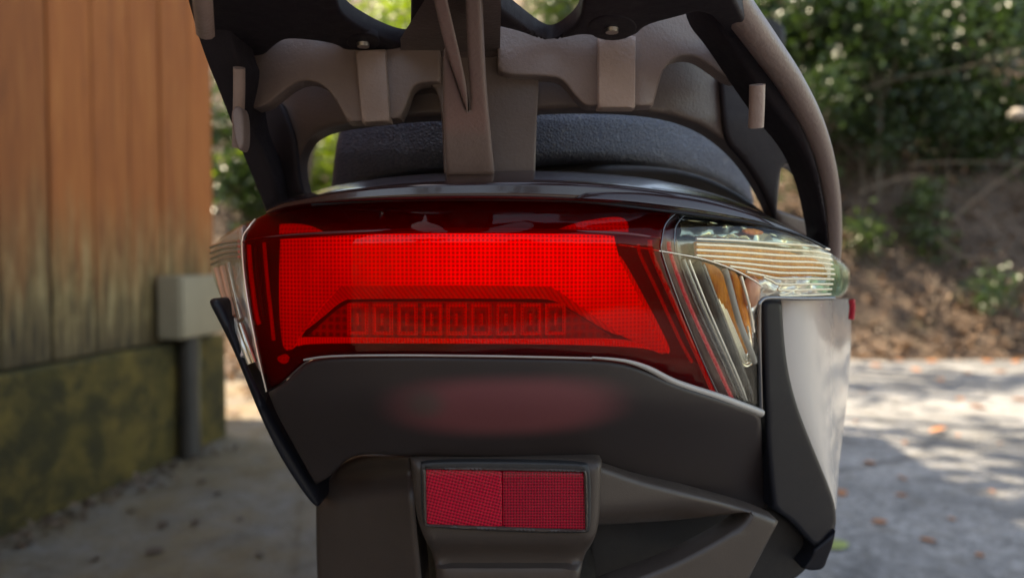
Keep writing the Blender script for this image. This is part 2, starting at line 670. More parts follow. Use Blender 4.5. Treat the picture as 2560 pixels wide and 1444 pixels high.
def road_mat():
    t = NT('worn_road')
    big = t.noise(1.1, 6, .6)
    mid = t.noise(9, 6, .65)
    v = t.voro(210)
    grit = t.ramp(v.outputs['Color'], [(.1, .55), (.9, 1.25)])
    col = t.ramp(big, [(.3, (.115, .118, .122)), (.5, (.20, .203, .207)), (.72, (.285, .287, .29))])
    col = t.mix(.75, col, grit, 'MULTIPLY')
    v2 = t.voro(48)
    col = t.mix(.8, col, t.ramp(v2.outputs['Color'], [(.1, .62), (.9, 1.3)]), 'MULTIPLY')
    ck = t.voro(.9, t.coord((1, 1, 0)), 'DISTANCE_TO_EDGE')
    wob = t.math('ADD', ck.outputs['Distance'], t.math('MULTIPLY', t.math('SUBTRACT', t.noise(7, 5, .7), .5), .05))
    col = t.mix(1.0, col, t.ramp(wob, [(.001, .4), (.010, 1.0)]), 'MULTIPLY')
    stain = t.noise(4.5, 7, .72, None, .8)
    col = t.mix(.85, col, t.ramp(stain, [(.34, .5), (.50, 1.0), (.7, 1.25)]), 'MULTIPLY')
    col = t.mix(t.ramp(mid, [(.52, 0.0), (.75, .55)]), col, (.105, .085, .055))
    x = t.sep(t.coord())[0]
    gm = t.math('MULTIPLY', t.ramp(t.noise(2.2, 6, .7), [(.30, .25), (.56, .95)]), t.ramp(t.math('MULTIPLY', x, -.55), [(.02, 0.0), (.35, 1.0)]))
    col = t.mix(gm, col, t.mix(t.noise(6, 6, .7), (.075, .047, .020), (.24, .168, .086)))
    t.set(Base_Color=col, Roughness=t.ramp(mid, [(.3, .6), (.7, .9)]))
    t.bump(t.math('ADD', v.outputs['Distance'], t.math('MULTIPLY', mid, .5)), .8, .006)
    return t.m


M['road'] = road_mat()


def earth_mat():
    t = NT('leafy_earth')
    a = t.noise(2.2, 8, .65)
    b = t.noise(17, 7, .7)
    v = t.voro(24)
    col = t.ramp(a, [(.3, (.022, .014, .009)), (.5, (.068, .043, .029)), (.72, (.125, .085, .058))])
    col = t.mix(t.ramp(b, [(.45, 0.0), (.75, .6)]), col, (.10, .062, .040))
    col = t.mix(t.ramp(t.noise(1.3, 5), [(.55, 0.0), (.72, .6)]), col, (.040, .055, .018))
    lf = t.mix(.6, col, t.ramp(v.outputs['Color'], [(.1, .5), (.9, 1.6)]), 'MULTIPLY')
    t.set(Base_Color=lf, Roughness=.9)
    t.bump(t.math('ADD', v.outputs['Distance'], b), .9, .04)
    return t.m


M['earth'] = earth_mat()


def leaf_mat(name, dark, light, trans, rough=.2):
    t = NT(name)
    geo = t.n('ShaderNodeNewGeometry')
    r = geo.outputs['Random Per Island']
    col = t.ramp(r, [(0.0, dark), (1.0, light)])
    t.set(Base_Color=col, Roughness=rough)
    tl = t.n('ShaderNodeBsdfTranslucent')
    t.l(t.mix(.6, col, trans), tl.inputs[0])
    mx = t.n('ShaderNodeMixShader'); mx.inputs[0].default_value = .30
    t.l(t.b.outputs[0], mx.inputs[1]); t.l(tl.outputs[0], mx.inputs[2])
    t.l(mx.outputs[0], t.out.inputs[0])
    return t.m


M['leaf_a'] = leaf_mat('evergreen_leaf', (.010, .024, .009), (.032, .060, .020), (.05, .10, .012), .32)
M['leaf_b'] = leaf_mat('yellow_green_leaf', (.055, .090, .012), (.13, .19, .025), (.42, .62, .02), .38)
M['leaf_c'] = leaf_mat('broadleaf', (.018, .036, .011), (.048, .080, .022), (.09, .16, .016), .32)
M['litter'] = leaf_mat('dead_leaf', (.040, .025, .017), (.235, .15, .10), (.18, .09, .04), .5)
M['dry_leaf'] = leaf_mat('dry_orange_leaf', (.38, .16, .075), (.52, .25, .13), (.5, .2, .08), .55)
M['fresh_leaf'] = leaf_mat('fallen_green_leaf', (.28, .34, .10), (.34, .40, .14), (.4, .5, .1), .5)


def bark_mat(name, a, b):
    t = NT(name)
    n = t.noise(14, 7, .7, t.coord((1, 1, .25)))
    t.set(Base_Color=t.mix(n, a, b), Roughness=.9)
    t.bump(n, .8, .02)
    return t.m


M['bark'] = bark_mat('bark', (.035, .026, .018), (.13, .10, .075))
M['twig'] = bark_mat('dead_wood', (.07, .052, .038), (.19, .145, .11))
M['boxpaint'] = plastic('grey_beige_box', (.27, .225, .15), .55, .1, 400, .08)
M['pipe'] = plastic('dark_conduit', (.030, .024, .018), .6, .2, 300, .2)
M['cable'] = plastic('grey_cable', (.12, .11, .07), .6, .1, 300, .2)
M['roof'] = plastic('roof_sheet', (.10, .075, .06), .7, .3, 30, .3)

# ------------------------------------------------------------------ the setting: ground, road, bank
def grid_mesh(name, xs, ys, zf, mat):
    X, Y = np.meshgrid(xs, ys)
    Z = np.vectorize(zf)(X, Y)
    v = np.stack([X.ravel(), Y.ravel(), Z.ravel()], 1)
    nx = len(xs)
    f = [(j * nx + i, j * nx + i + 1, (j + 1) * nx + i + 1, (j + 1) * nx + i) for j in range(len(ys) - 1) for i in range(nx - 1)]
    return finish(name, v, f, mat, None, 60)


def stretch(lo, hi, n, far):
    core = list(np.linspace(lo, hi, n))
    return [-far, -far / 3] + core + [far / 3, far] if lo < 0 else core


tag(grid_mesh('ground', [-150, -50, -12, -6, 0, 6, 12, 50, 150], [-150, -50, -12, -6, 0, 6, 12, 50, 150], lambda x, y: -.006, M['earth']), kind='structure')

rp = []
for i in range(60):
    x = -9 + 20 * i / 59
    rp.append((x, 6.0 + .18 * noise.noise((x * 1.7, 3, 0)) + .08 * noise.noise((x * 6, 9, 0)) - (.9 if x < -1.3 else 0)))
rv = [(p[0], p[1], 0.0) for p in rp] + [(p[0], -8.8, 0.0) for p in rp]
rf = [(i, i + 1, 60 + i + 1, 60 + i) for i in range(59)]
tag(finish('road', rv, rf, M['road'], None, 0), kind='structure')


def bank_z(x, y):
    y0 = 6.05 + (2.0 if x < -.5 else 2.0 * max(0, (.8 - x)) / 1.3 if x < .8 else 0)
    t = y - y0
    if t < 0: return -.25
    z = 1.02 * t if t < 4.5 else 4.6 + (t - 4.5) * .45
    z += .28 * noise.noise((x * .9, y * .9, 1.3)) * min(1, t) + .10 * noise.noise((x * 3.1, y * 3.1, 4)) * min(1, t * 2)
    return z - .02


tag(grid_mesh('hillside', list(np.linspace(-14, 18, 150)), list(np.linspace(5.6, 16, 70)) + [20, 30, 45], bank_z, M['earth']), kind='structure')


def back_z(x, y):
    t = -8.4 - y
    if t < 0: return -.25
    return min(t * .9, 3.8 + t * .2) + .3 * noise.noise((x * .8, y * .8, 7)) * min(1, t)


tag(grid_mesh('hillside', list(np.linspace(-16, 18, 60)), list(np.linspace(-22, -8, 40)), back_z, M['earth']), kind='structure')  # unseen slope added to block bright sky reflections and bounce warm light

# ------------------------------------------------------------------ foliage helpers
LEAF = np.array([(0, 0, -.05), (.27, .30, .10), (.24, .68, .07), (0, 1, -.16), (-.24, .68, .07), (-.27, .30, .10), (0, .5, 0.0)])
LTRI = [(0, 1, 6), (1, 2, 6), (2, 3, 6), (3, 4, 6), (4, 5, 6), (5, 0, 6)]


def leaf_cloud(name, pos, size, mat, parent, up=.35, flatten=0.0):
    n = len(pos)
    a = rng.normal(size=(n, 3)); a[:, 2] *= .5; a /= np.linalg.norm(a, axis=1)[:, None]
    b = rng.normal(size=(n, 3)) * (1 - flatten); b[:, 2] += up * 2
    b -= a * (a * b).sum(1)[:, None]; b /= np.linalg.norm(b, axis=1)[:, None] + 1e-9
    c = np.cross(a, b)
    s = (size * (.65 + .7 * rng.random(n)))[:, None, None]
    V = pos[:, None, :] + s * (LEAF[None, :, 0:1] * c[:, None] + LEAF[None, :, 1:2] * a[:, None] + LEAF[None, :, 2:3] * b[:, None])
    F = (np.array(LTRI)[None] + 7 * np.arange(n)[:, None, None]).reshape(-1, 3)
    me = bpy.data.meshes.new(name)
    me.vertices.add(n * 7); me.vertices.foreach_set('co', V.ravel())
    me.loops.add(len(F) * 3); me.loops.foreach_set('vertex_index', F.ravel())
    me.polygons.add(len(F)); me.polygons.foreach_set('loop_start', np.arange(0, len(F) * 3, 3))
    me.update(calc_edges=True)
    me.polygons.foreach_set('use_smooth', [True] * len(F))
    return link_mesh(name, me, mat, parent)


def clumps(n, k, rx, ry, rz, spread):
    c = rng.normal(size=(k, 3)); c /= np.linalg.norm(c, axis=1)[:, None]
    c *= (rng.random(k) ** .45)[:, None]
    c *= (rx, ry, rz)
    i = rng.integers(0, k, n)
    return c, c[i] + rng.normal(size=(n, 3)) * spread


def woody(name, label, cat, loc, h, r, mat, n=2200, k=26, leaf=.07, spread=.17, group=None, trunk=.03, stems=3, rz=None, lean=(0, 0)):
    root = empty(name, loc)
    tag(root, label, cat, group)
    c, pos = clumps(n, k, r, r, rz or r * .8, spread)
    top = Vector((lean[0], lean[1], h))
    pos = pos + np.array(top)
    # stems rise from the foot to the clumps
    bm_v, bm_f = [], []
    def add_tube(pts, r0, r1):
        m = len(pts); base = len(bm_v)
        for i, p in enumerate(pts):
            t = (pts[min(i + 1, m - 1)] - pts[max(i - 1, 0)]).normalized()
            a = t.cross(Vector((.3, 1, .1))).normalized(); b = a.cross(t)
            rr = r0 + (r1 - r0) * i / (m - 1)
            for q in range(6):
                w = q * math.pi / 3
                bm_v.append(p + a * math.cos(w) * rr + b * math.sin(w) * rr)
        for i in range(m - 1):
            for q in range(6):
                bm_f.append((base + i * 6 + q, base + i * 6 + (q + 1) % 6, base + (i + 1) * 6 + (q + 1) % 6, base + (i + 1) * 6 + q))
    fork = Vector((lean[0] * .45, lean[1] * .45, h * .5))
    mid = fork * .5 + Vector((random.uniform(-.1, .1) * h * .2, random.uniform(-.1, .1) * h * .2, 0))
    add_tube([Vector((0, 0, -.3)), Vector((0, 0, 0)), mid, fork], trunk * 1.25, trunk * .8)
    for j in range(min(len(c), stems * 4)):
        e = Vector(c[j]) + top
        m1 = fork.lerp(e, .5) + Vector((random.uniform(-.1, .1), random.uniform(-.1, .1), .08 * h * .3))
        add_tube([fork, m1, e], trunk * .5, trunk * .1)
    finish('trunk', bm_v, bm_f, M['bark'], root, 60)
    leaf_cloud('crown', pos, leaf, mat, root)
    return root


# shrubs over the bank, right to left
shrubs = [
    # px, py of crown centre, distance, radius, material, leaves
    (2010, 60, 7.6, 1.0, 'leaf_a', 5200, 'glossy evergreen shrub low on the bank beside the scooter rail'),
    (2260, 120, 8.4, 1.15, 'leaf_a', 5200, 'glossy evergreen shrub hanging over the middle of the bank'),
    (2480, 60, 8.0, 1.1, 'leaf_a', 5200, 'glossy evergreen shrub above the bare roots at the bank end'),
    (2120, -120, 9.6, 1.5, 'leaf_c', 3800, 'large broadleaf shrub at the top of the bank'),
    (2440, -160, 9.8, 1.6, 'leaf_c', 3800, 'large broadleaf shrub at the crest over the bare roots'),
    (2500, 330, 7.6, .55, 'leaf_c', 1500, 'small leafy shrub rooted in the brown bank under the evergreens'),
    (2180, 330, 7.3, .42, 'leaf_a', 1000, 'thin low shrub with pale glints in the brown bank'),
    (1420, -40, 9.5, 1.3, 'leaf_c', 3600, 'pale sunlit shrub seen through the right opening of the luggage rack'),
    (1700, 20, 9.6, 1.3, 'leaf_a', 3000, 'dark shrub behind the right half of the luggage rack'),
    (950, 10, 9.2, 1.25, 'leaf_b', 3800, 'bright yellow green shrub seen through the left opening of the luggage rack'),
    (800, 370, 9.0, 1.15, 'leaf_b', 3800, 'backlit yellow green shrub seen past the edge of the seat'),
    (590, 330, 9.2, 1.0, 'leaf_a', 3600, 'dark shrub beyond the corner of the wooden building'),
    (620, 520, 8.6, .6, 'leaf_a', 1800, 'low dark shrub on the ground beyond the wooden building'),
    (1120, 300, 10.2, 1.5, 'leaf_a', 2600, 'dark shrub on the slope in front of the scooter'),
    (2230, 20, 7.2, .75, 'leaf_a', 3000, 'evergreen shrub full of white glints above the slanting bare branch'),
    (2060, 250, 7.0, .5, 'leaf_a', 1700, 'small evergreen shrub touching the outline of the scooter rail'),
    (2400, 300, 7.5, .5, 'leaf_a', 1500, 'drooping evergreen shrub below the stone in the bank'),
    (2330, 590, 6.9, .22, 'leaf_c', 420, 'tuft of small green leaves in the middle of the brown bank'),
    (2160, 620, 6.7, .25, 'leaf_c', 360, 'tuft of small green leaves low in the bank beside the turn signal'),
]
for px, py, d, r, mt, n, lab in shrubs:
    c = P(px, py, d)
    fz = max(bank_z(c.x, d + .2), 0)
    h = max(c.z - fz, .25)
    woody('shrub', lab, 'shrub', (c.x, d + .2, fz), h, r, M[mt], n, max(8, int(26 * r)), .085 if r > .5 else .06, .17 * min(1, r + .2), 'shrubs on the hillside', .012 + .02 * r, 3, r * .85)

for i in range(6):
    x = random.uniform(2.5, 6.0); y = 6.3 + random.random() * 2.2
    woody('sprig', 'small leafy sprig growing out of the brown bank among twigs', 'sprig', (x, y, max(bank_z(x, y), 0)), random.uniform(.15, .4), random.uniform(.12, .3), M[random.choice(('leaf_a', 'leaf_c'))], random.randint(90, 260), 7, .06, .09, 'leafy sprigs on the bank', .008, 2, .16)

# tall trees whose crowns shade the road (above and to the left of the view)
trees = [
    ((-2.6, 5.2, 0), 6.4, 1.8, 'leaf_b', 640, 'tall backlit tree beyond the wooden building', (.8, -.8)),
    ((-2.3, 6.7, 0), 7.8, 2.0, 'leaf_c', 600, 'tall broadleaf tree past the corner of the wooden building', (1.5, -1.0)),
    ((-6.4, 3.4, 0), 6.6, 1.4, 'leaf_c', 420, 'unseen broadleaf tree added over the roof to break up its shadow edge', (3.2, -.2)),  # out of view, added so its dapples soften the straight roof shadow
    ((3.4, 16.5, 6.5), 3.6, 2.0, 'leaf_c', 4200, 'broadleaf tree growing from the top of the bank', (-.8, -1.6)),
    ((7.0, 11.0, 4.6), 3.2, 2.2, 'leaf_a', 4200, 'dark evergreen tree at the crest of the bank', (-.8, -.8)),
    ((-4.0, -13.5, 3.9), 2.8, 2.8, 'leaf_c', 4200, 'broadleaf tree across the road near the wooden building', (0, 0)),
    ((5.2, -13.5, 3.9), 2.4, 2.8, 'leaf_a', 4600, 'dark evergreen tree across the road from the bank', (0, 0)),
]
for loc, h, r, mt, n, lab, lean in trees:
    woody('tree', lab, 'tree', loc, h, r, M[mt], n, 15, .15, .19, 'trees around the road', .11, 4, r * .7, lean)

# dead leaves over the bank and its foot
n = 9000
xs = rng.uniform(-6, 9, n); ys = 5.9 + rng.gamma(1.5, .9, n)
ys = np.where(xs < 0, ys - .6, ys)
pos = np.stack([xs, ys, [max(bank_z(a, b), -.006) + .012 for a, b in zip(xs, ys)]], 1)
tag(leaf_cloud('leaf_litter', pos, .075, M['litter'], None, 1.6, .3), 'brown dead leaves covering the foot of the bank', 'leaf litter', kind='stuff')
n = 900
xs = rng.uniform(-3.2, -.55, n); ys = rng.uniform(3.7, 8.2, n)
pos = np.stack([xs, ys, np.full(n, .012)], 1)
tag(leaf_cloud('leaf_litter', pos, .07, M['litter'], None, 1.6, .3), 'sunlit pinkish dead leaves on the ground beyond the wooden building', 'leaf litter', kind='stuff')

n = 420
ts = rng.uniform(.2, 3.6, n); dx = np.abs(rng.normal(0, .07, n))
pos = np.stack([-1.336 - .1282 * ts + .02 + dx, 3.33 - ts, np.full(n, .010)], 1)
tag(leaf_cloud('leaf_litter', pos, .028, M['litter'], None, 1.6, .3), 'crumbled brown leaves gathered along the foot of the mossy plinth', 'leaf litter', kind='stuff')

# bare branches and roots on the bank: (pixel path, distance, thickness)
branches = [
    ([(2100, 250), (2230, 200), (2390, 175), (2560, 120)], 7.2, .007, 'thin bare branch stretching through the evergreen leaves'),
    ([(2380, 550), (2450, 490), (2530, 430), (2620, 380)], 6.9, .010, 'bare slanting branch rising to the end of the bank'),
    ([(2280, 410), (2400, 405), (2620, 408)], 7.0, .007, 'long level twig across the brown bank'),
    ([(2230, 630), (2290, 680), (2350, 715), (2440, 730), (2600, 735)], 6.55, .012, 'crooked bare root low on the bank'),
    ([(2340, 590), (2400, 640), (2500, 650), (2600, 690)], 6.7, .011, 'thin brown root above the crooked root'),
    ([(2150, 480), (2250, 445), (2330, 440)], 7.0, .009, 'short bare twig near the scooter rail'),
    ([(2500, 740), (2540, 690), (2610, 660)], 6.5, .012, 'forked bare root end near the road edge'),
    ([(2300, 800), (2330, 740), (2345, 690)], 6.4, .007, 'small upright twig at the foot of the bank'),
]
for path, d, r, lab in branches:
    pts = [P(x, y, d + random.uniform(-.05, .05)) for x, y in path]
    o = tube('bare_branch', pts, [r * (1 - .5 * i / len(pts)) for i in range(len(pts))], M['twig'], None, 7)
    tag(o, lab, 'branch', 'bare branches on the bank')

for i in range(60):
    x = random.uniform(2.4, 6.2); y = 6.15 + random.random() ** 1.4 * 2.4
    a = random.uniform(0, 3.14); L = random.uniform(.25, .9)
    pts = []
    for k in range(5):
        t = (k / 4 - .5) * L
        xx = x + t * math.cos(a) + random.uniform(-.05, .05); yy = y + t * math.sin(a) * .6 + random.uniform(-.04, .04)
        pts.append((xx, yy, max(bank_z(xx, yy), 0) + random.uniform(.02, .10)))
    o = tube('dead_twig', pts, [.006, .005, .005, .004, .002], M['twig'], None, 6, subdiv=2)
    tag(o, 'thin dead twig lying among the leaf litter on the brown bank', 'twig', 'dead twigs on the bank')

# stones half buried in the bank
for (px, py, d, r) in [(2545, 285, 7.2, .085)]:
    bm = bmesh.new()
    bmesh.ops.create_icosphere(bm, subdivisions=3, radius=r)
    for v in bm.verts:
        v.co *= 1 + .25 * noise.noise(v.co * 9)
        v.co.z *= .75
    me = bpy.data.meshes.new('stone'); bm.to_mesh(me); bm.free()
    me.polygons.foreach_set('use_smooth', [True] * len(me.polygons))
    o = link_mesh('stone', me, plastic('pale_stone', (.26, .23, .20), .85, .5, 40, .3)); o.location = P(px, py, d)
    tag(o, 'pale rounded stone lodged in the bank', 'stone')

# ------------------------------------------------------------------ fallen leaves on the road
def leaf_object(px, py, size, mat, label, group, z=.012):
    g = ground_at(px, py)
    bm = bmesh.new()
    N = 7
    rows = []
    curl = random.uniform(.5, 1.4)
    for i in range(N + 1):
        t = i / N
        w = .30 * math.sin(math.pi * min(1, t * .93 + .05)) ** .8
        row = []
        for s in (-1, 0, 1):
            zc = .16 * curl * abs(s) * w * 2 + .22 * curl * (t - .5) ** 2
            row.append(bm.verts.new((s * w, t - .5, zc)))
        rows.append(row)
    for i in range(N):
        for j in range(2):
            bm.faces.new((rows[i][j], rows[i][j + 1], rows[i + 1][j + 1], rows[i + 1][j]))
    me = bpy.data.meshes.new('fallen_leaf')
    bm.to_mesh(me); bm.free()
    me.polygons.foreach_set('use_smooth', [True] * len(me.polygons))
    o = link_mesh('fallen_leaf', me, mat)
    so = o.modifiers.new('thickness', 'SOLIDIFY'); so.thickness = .012; so.offset = 0
    o.location = (g.x, g.y, z * .35)
    o.scale = (size, size, size)
    o.rotation_euler = (random.uniform(-.25, .25), random.uniform(-.25, .25), random.uniform(0, 6.28))
    tag(o, label, 'leaf', group)


for (px, py, s) in [(2345, 1078, .085), (2175, 1160, .075), (2105, 1236, .06), (2445, 1020, .085), (2400, 998, .07),
                    (2500, 930, .09), (2262, 1107, .04), (2255, 1197, .045), (2253, 1241, .04), (2320, 1353, .05),
                    (2198, 1308, .05), (2550, 1000, .09), (2160, 980, .06), (2350, 950, .08), (2290, 925, .08),
                    (2420, 935, .08), (2190, 915, .09), (2250, 902, .09), (2540, 905, .10), (2330, 905, .09),
                    (2470, 905, .09), (2140, 1055, .045), (2395, 1090, .035), (2500, 1110, .03), (2480, 1230, .03),
                    (2380, 1300, .03), (2450, 1390, .035)]:
    leaf_object(px, py, s, M['dry_leaf'], 'dry orange leaf lying on the pale road in the dappled sun', 'dry leaves on the road')
leaf_object(2092, 1368, .075, M['fresh_leaf'], 'pale green fallen leaf lying beside the scooter', None)
for (px, py, s) in [(120, 1300, .055), (388, 1382, .05), (545, 1236, .04), (490, 1310, .045), (408, 1316, .045), (62, 1365, .05),
                    (505, 1205, .04), (600, 1300, .03), (240, 1400, .03), (650, 1390, .035), (330, 1280, .03)]:
    leaf_object(px, py, s, M['litter'], 'small brown leaf lying on the shaded road by the mossy plinth', 'brown leaves near the building')

# ------------------------------------------------------------------ the wooden building
SL = .1282
bl = empty('wooden_building', (-1.336, 3.33, 0), -math.atan(SL))
tag(bl, 'weathered brown wooden building with vertical boards on a mossy concrete plinth', 'building')
ZB = .475
Lw = 4.7
box('plinth', (-3.6, -Lw, -.3), (0, .02, ZB), M['moss'], bl, .02, 3)
box('wall_core', (-3.5, -Lw + .04, ZB + .002), (-.075, -.045, 3.55), M['black'], bl, 0)
yy = -.0
bi = 0
board_w = .186
while yy > -Lw + .2:
    w = board_w * random.uniform(.93, 1.07)
    xo = random.uniform(-.003, .003)
    # the board stands on the plinth, its face to the road
    b = box('board', (-.028, -w / 2, ZB), (0, w / 2, 3.5), M['wood'], bl, .004, 1)
    b.location = (-.044 + xo, yy - w / 2, .006)
    yy -= w + .008
    bi += 1
# boards of the end wall
xx = -.082
while xx > -3.4:
    w = board_w * random.uniform(.93, 1.07)
    b = box('board', (-w / 2, 0, ZB), (w / 2, .028, 3.5), M['wood'], bl, .004, 1)
    b.location = (xx - w / 2, -.042, .006)
    xx -= w + .005
# pitched roof with eaves
rv = [(.55, -Lw - .4, 3.45), (.55, .5, 3.45), (-1.8, .5, 4.55), (-1.8, -Lw - .4, 4.55), (-4.15, .5, 3.45), (-4.15, -Lw - .4, 3.45)]
rv = rv + [(a, b, c + .09) for a, b, c in rv]
finish('roof', rv, [(0, 1, 2, 3), (3, 2, 4, 5), (6, 7, 8, 9), (9, 8, 10, 11), (0, 1, 7, 6), (4, 5, 11, 10), (1, 2, 8, 7), (2, 4, 10, 8), (0, 3, 9, 6), (3, 5, 11, 9)], M['roof'], bl, 0)

# the meter box on the wall, with its conduit
ub = empty('utility_box', (-1.336, 3.33, 0), -math.atan(SL))
tag(ub, 'grey beige utility box with a dark conduit mounted on the wooden wall', 'utility box')
box('cabinet', (-.018, -.47, .50), (.078, -.12, .752), M['boxpaint'], ub, .006, 3)
box('lid', (.0785, -.462, .506), (.086, -.128, .746), M['boxpaint'], ub, .003, 2)
tube('conduit', [(.042, -.36, .505), (.042, -.36, .25), (.044, -.36, .12), (.05, -.365, 0)], [.036, .036, .040, .046], M['pipe'], ub, 16)
tube('cable', [(.035, -.27, .505), (.030, -.27, .35), (.022, -.26, .2), (.03, -.27, .0)], .010, M['cable'], ub, 8)


# ------------------------------------------------------------------ the scooter
sc = empty('scooter', (0, .95, 0))
tag(sc, 'dark scooter with lit red tail light, luggage rack and white side panels', 'scooter')
bpy.context.view_layer.update()
_kids = []


def adopt(o, parent=sc):
    """parent keeping the place where the mesh was built"""
    o.parent = parent
    o.matrix_parent_inverse = Matrix.Translation(-Vector(sc.location)) if parent is sc else Matrix.Identity(4)
    return o


def crom(pts, n):
    """n points evenly spaced along a smooth curve through pts"""
    pts = [np.array(p, float) for p in pts]
    out = []
    for i in range(len(pts) - 1):
        p0 = pts[max(i - 1, 0)]; p1 = pts[i]; p2 = pts[i + 1]; p3 = pts[min(i + 2, len(pts) - 1)]
        for k in range(12):
            t = k / 12
            out.append(.5 * (2 * p1 + (p2 - p0) * t + (2 * p0 - 5 * p1 + 4 * p2 - p3) * t * t + (3 * p1 - p0 - 3 * p2 + p3) * t ** 3))
    out.append(pts[-1])
    o = np.array(out)
    L = np.concatenate([[0], np.cumsum(np.linalg.norm(np.diff(o, axis=0), axis=1))])
    u = np.linspace(0, L[-1], n)
    return np.stack([np.interp(u, L, o[:, 0]), np.interp(u, L, o[:, 1])], 1)


def bd(px, py):
    """distance of the tail's outer skin: bowed across, leaning forward above the crease and below the lamp"""
    px = np.asarray(px, float); py = np.asarray(py, float)
    s = px - 1130
    t = -s / 525
    u = s / 1000
    left = .04 * t ** 2 + np.where(t > 1, .30 * (t - 1) + 0.9 * np.clip(t - 1, 0, 1) ** 2, 0)
    right = .105 * np.abs(u) ** 2.1
    d = .36 + np.where(s < 0, left, right)
    up = np.clip(582 - py, 0, 400)
    d = d + .00028 * up + 2e-7 * up ** 2
    dn = np.clip(py - 880, 0, 600)
    d = d + .00006 * dn + 1.2e-7 * dn ** 2
    return d


def off(k):
    return lambda x, y: bd(x, y) + k


def A(name, outline, depth, mat, parent=None, **kw):
    o = patch(name, outline, depth, mat, None, **kw)
    return adopt(o, parent or sc)


def rod(name, path, mat, r, parent=None, k=.0, flat=(1, 1), seg=8, rads=None):
    pts = [P(x, y, float(bd(x, y)) + k) for x, y in path]
    o = tube(name, pts, rads or r, mat, None, seg, flat, (0, -1, .2))
    return adopt(o, parent or sc)


# ---- tail light -----------------------------------------------------------
lens_top = [(640, 545), (665, 532), (720, 519), (790, 510), (950, 501), (1200, 497), (1450, 503), (1600, 519), (1690, 531)]
lens_bottom = [(1905, 1026), (1800, 990), (1690, 955), (1620, 920), (1560, 902), (1480, 894), (1250, 889), (1000, 886), (830, 889), (770, 897), (735, 925), (705, 955), (667, 977)]
tl = A('tail_light', [(612, 560, 1)] + lens_top[1:] + [(1700, 540), (1690, 640), (1760, 800), (1850, 1005, 1)] + lens_bottom[1:-1] + [(672, 968, 1), (640, 850), (622, 690)],
       lambda x, y: bd(x, y) + .030, M['housing'], thick=.02, rnd=.002)
A('lens', [(606, 604, 1), (625, 565), (640, 546, 1)] + lens_top[1:-1] + [(1688, 531, 1), (1662, 560), (1653, 604), (1656, 640), (1700, 765), (1755, 900), (1796, 990, 1)] + lens_bottom[2:-1] + [(667, 977, 1), (640, 860), (615, 720)],
  off(0), M['red_lens'], tl, thick=.0025, rnd=.0022, grid=22)
# crease ridge moulded in the lens
rod('lens_crease', [(606, 606), (690, 591), (850, 581), (1000, 576), (1200, 574), (1400, 577), (1560, 584), (1650, 596)], M['housing'], .0009, tl, .0016)
guide = A('light_guide', [(700, 598, 1), (850, 588), (1000, 583), (1300, 583), (1500, 586), (1535, 590, 1), (1542, 618), (1548, 645), (1600, 745), (1650, 835), (1672, 876), (1658, 888), (1620, 868), (1560, 842, 1), (1480, 785), (1408, 735), (1375, 716, 1), (1200, 712), (850, 714, 1), (800, 765), (748, 840, 1), (735, 868), (714, 880), (702, 850), (696, 740)],
          off(.010), M['guide'], tl, thick=.006, rnd=.0004, grid=22)
A('bevel_strip', [(846, 706, 1), (1200, 704), (1378, 708, 1), (1416, 730), (1486, 780), (1562, 838, 1), (1530, 836), (1420, 768), (1380, 748), (1330, 746), (880, 746), (850, 752), (800, 796), (744, 838, 1), (792, 764)],
  lambda x, y: bd(x, y) + .012 + .00022 * np.clip(y - 715, 0, 40), M['guide_edge'], tl, thick=.004, rnd=.0008, grid=16)
A('bottom_strip', [(742, 845, 1), (770, 843), (1100, 848), (1400, 848), (1570, 846), (1650, 880, 1), (1600, 868), (1400, 860), (1000, 858), (770, 858), (735, 868)],
  off(.011), M['guide_rim'], tl, thick=.004, rnd=.0008, grid=16)
A('side_bar', [(1546, 640, 1), (1556, 640), (1680, 872), (1672, 884, 1), (1655, 850), (1600, 748)], off(.0085), M['guide_rim'], tl, thick=.004, rnd=.0008, grid=14)
A('upper_glow', [(697, 560, 1), (757, 557), (812, 580), (790, 584, 1), (697, 591, 1)], off(.009), M['guide_top'], tl, thick=.004, rnd=.001, grid=14)
A('upper_glow', [(1385, 577, 1), (1440, 556), (1500, 545), (1552, 540), (1572, 555), (1572, 580, 1)], off(.009), M['guide_top'], tl, thick=.004, rnd=.001, grid=14)
# reflector cells of the brake light
A('cell_tray', [(770, 838, 1), (860, 757), (900, 754), (1370, 754), (1415, 770), (1530, 842, 1), (1400, 846), (900, 846)], off(.022), M['guide_tray'], tl, thick=.003, rnd=.0005, grid=24)
for i in range(9):
    x0 = 868 + i * 62
    x1 = x0 + 50
    ins = 16
    A('led_cell', [(x0, 758, 1), (x1, 758, 1), (x1, 838, 1), (x0, 838, 1)], off(.0185), M['guide_low'], tl, thick=.003, rnd=.0005, grid=14, cut=0,
      holes=[[(x0 + 7, 768, 1), (x1 - 7, 768, 1), (x1 - 7, 830, 1), (x0 + 7, 830, 1)]])
    A('led_chip', [(x0 + 21, 782, 1), (x1 - 21, 782, 1), (x1 - 21, 814, 1), (x0 + 21, 814, 1)], off(.0215), M['guide_low'], tl, thick=.003, rnd=.0006, grid=8, cut=0)
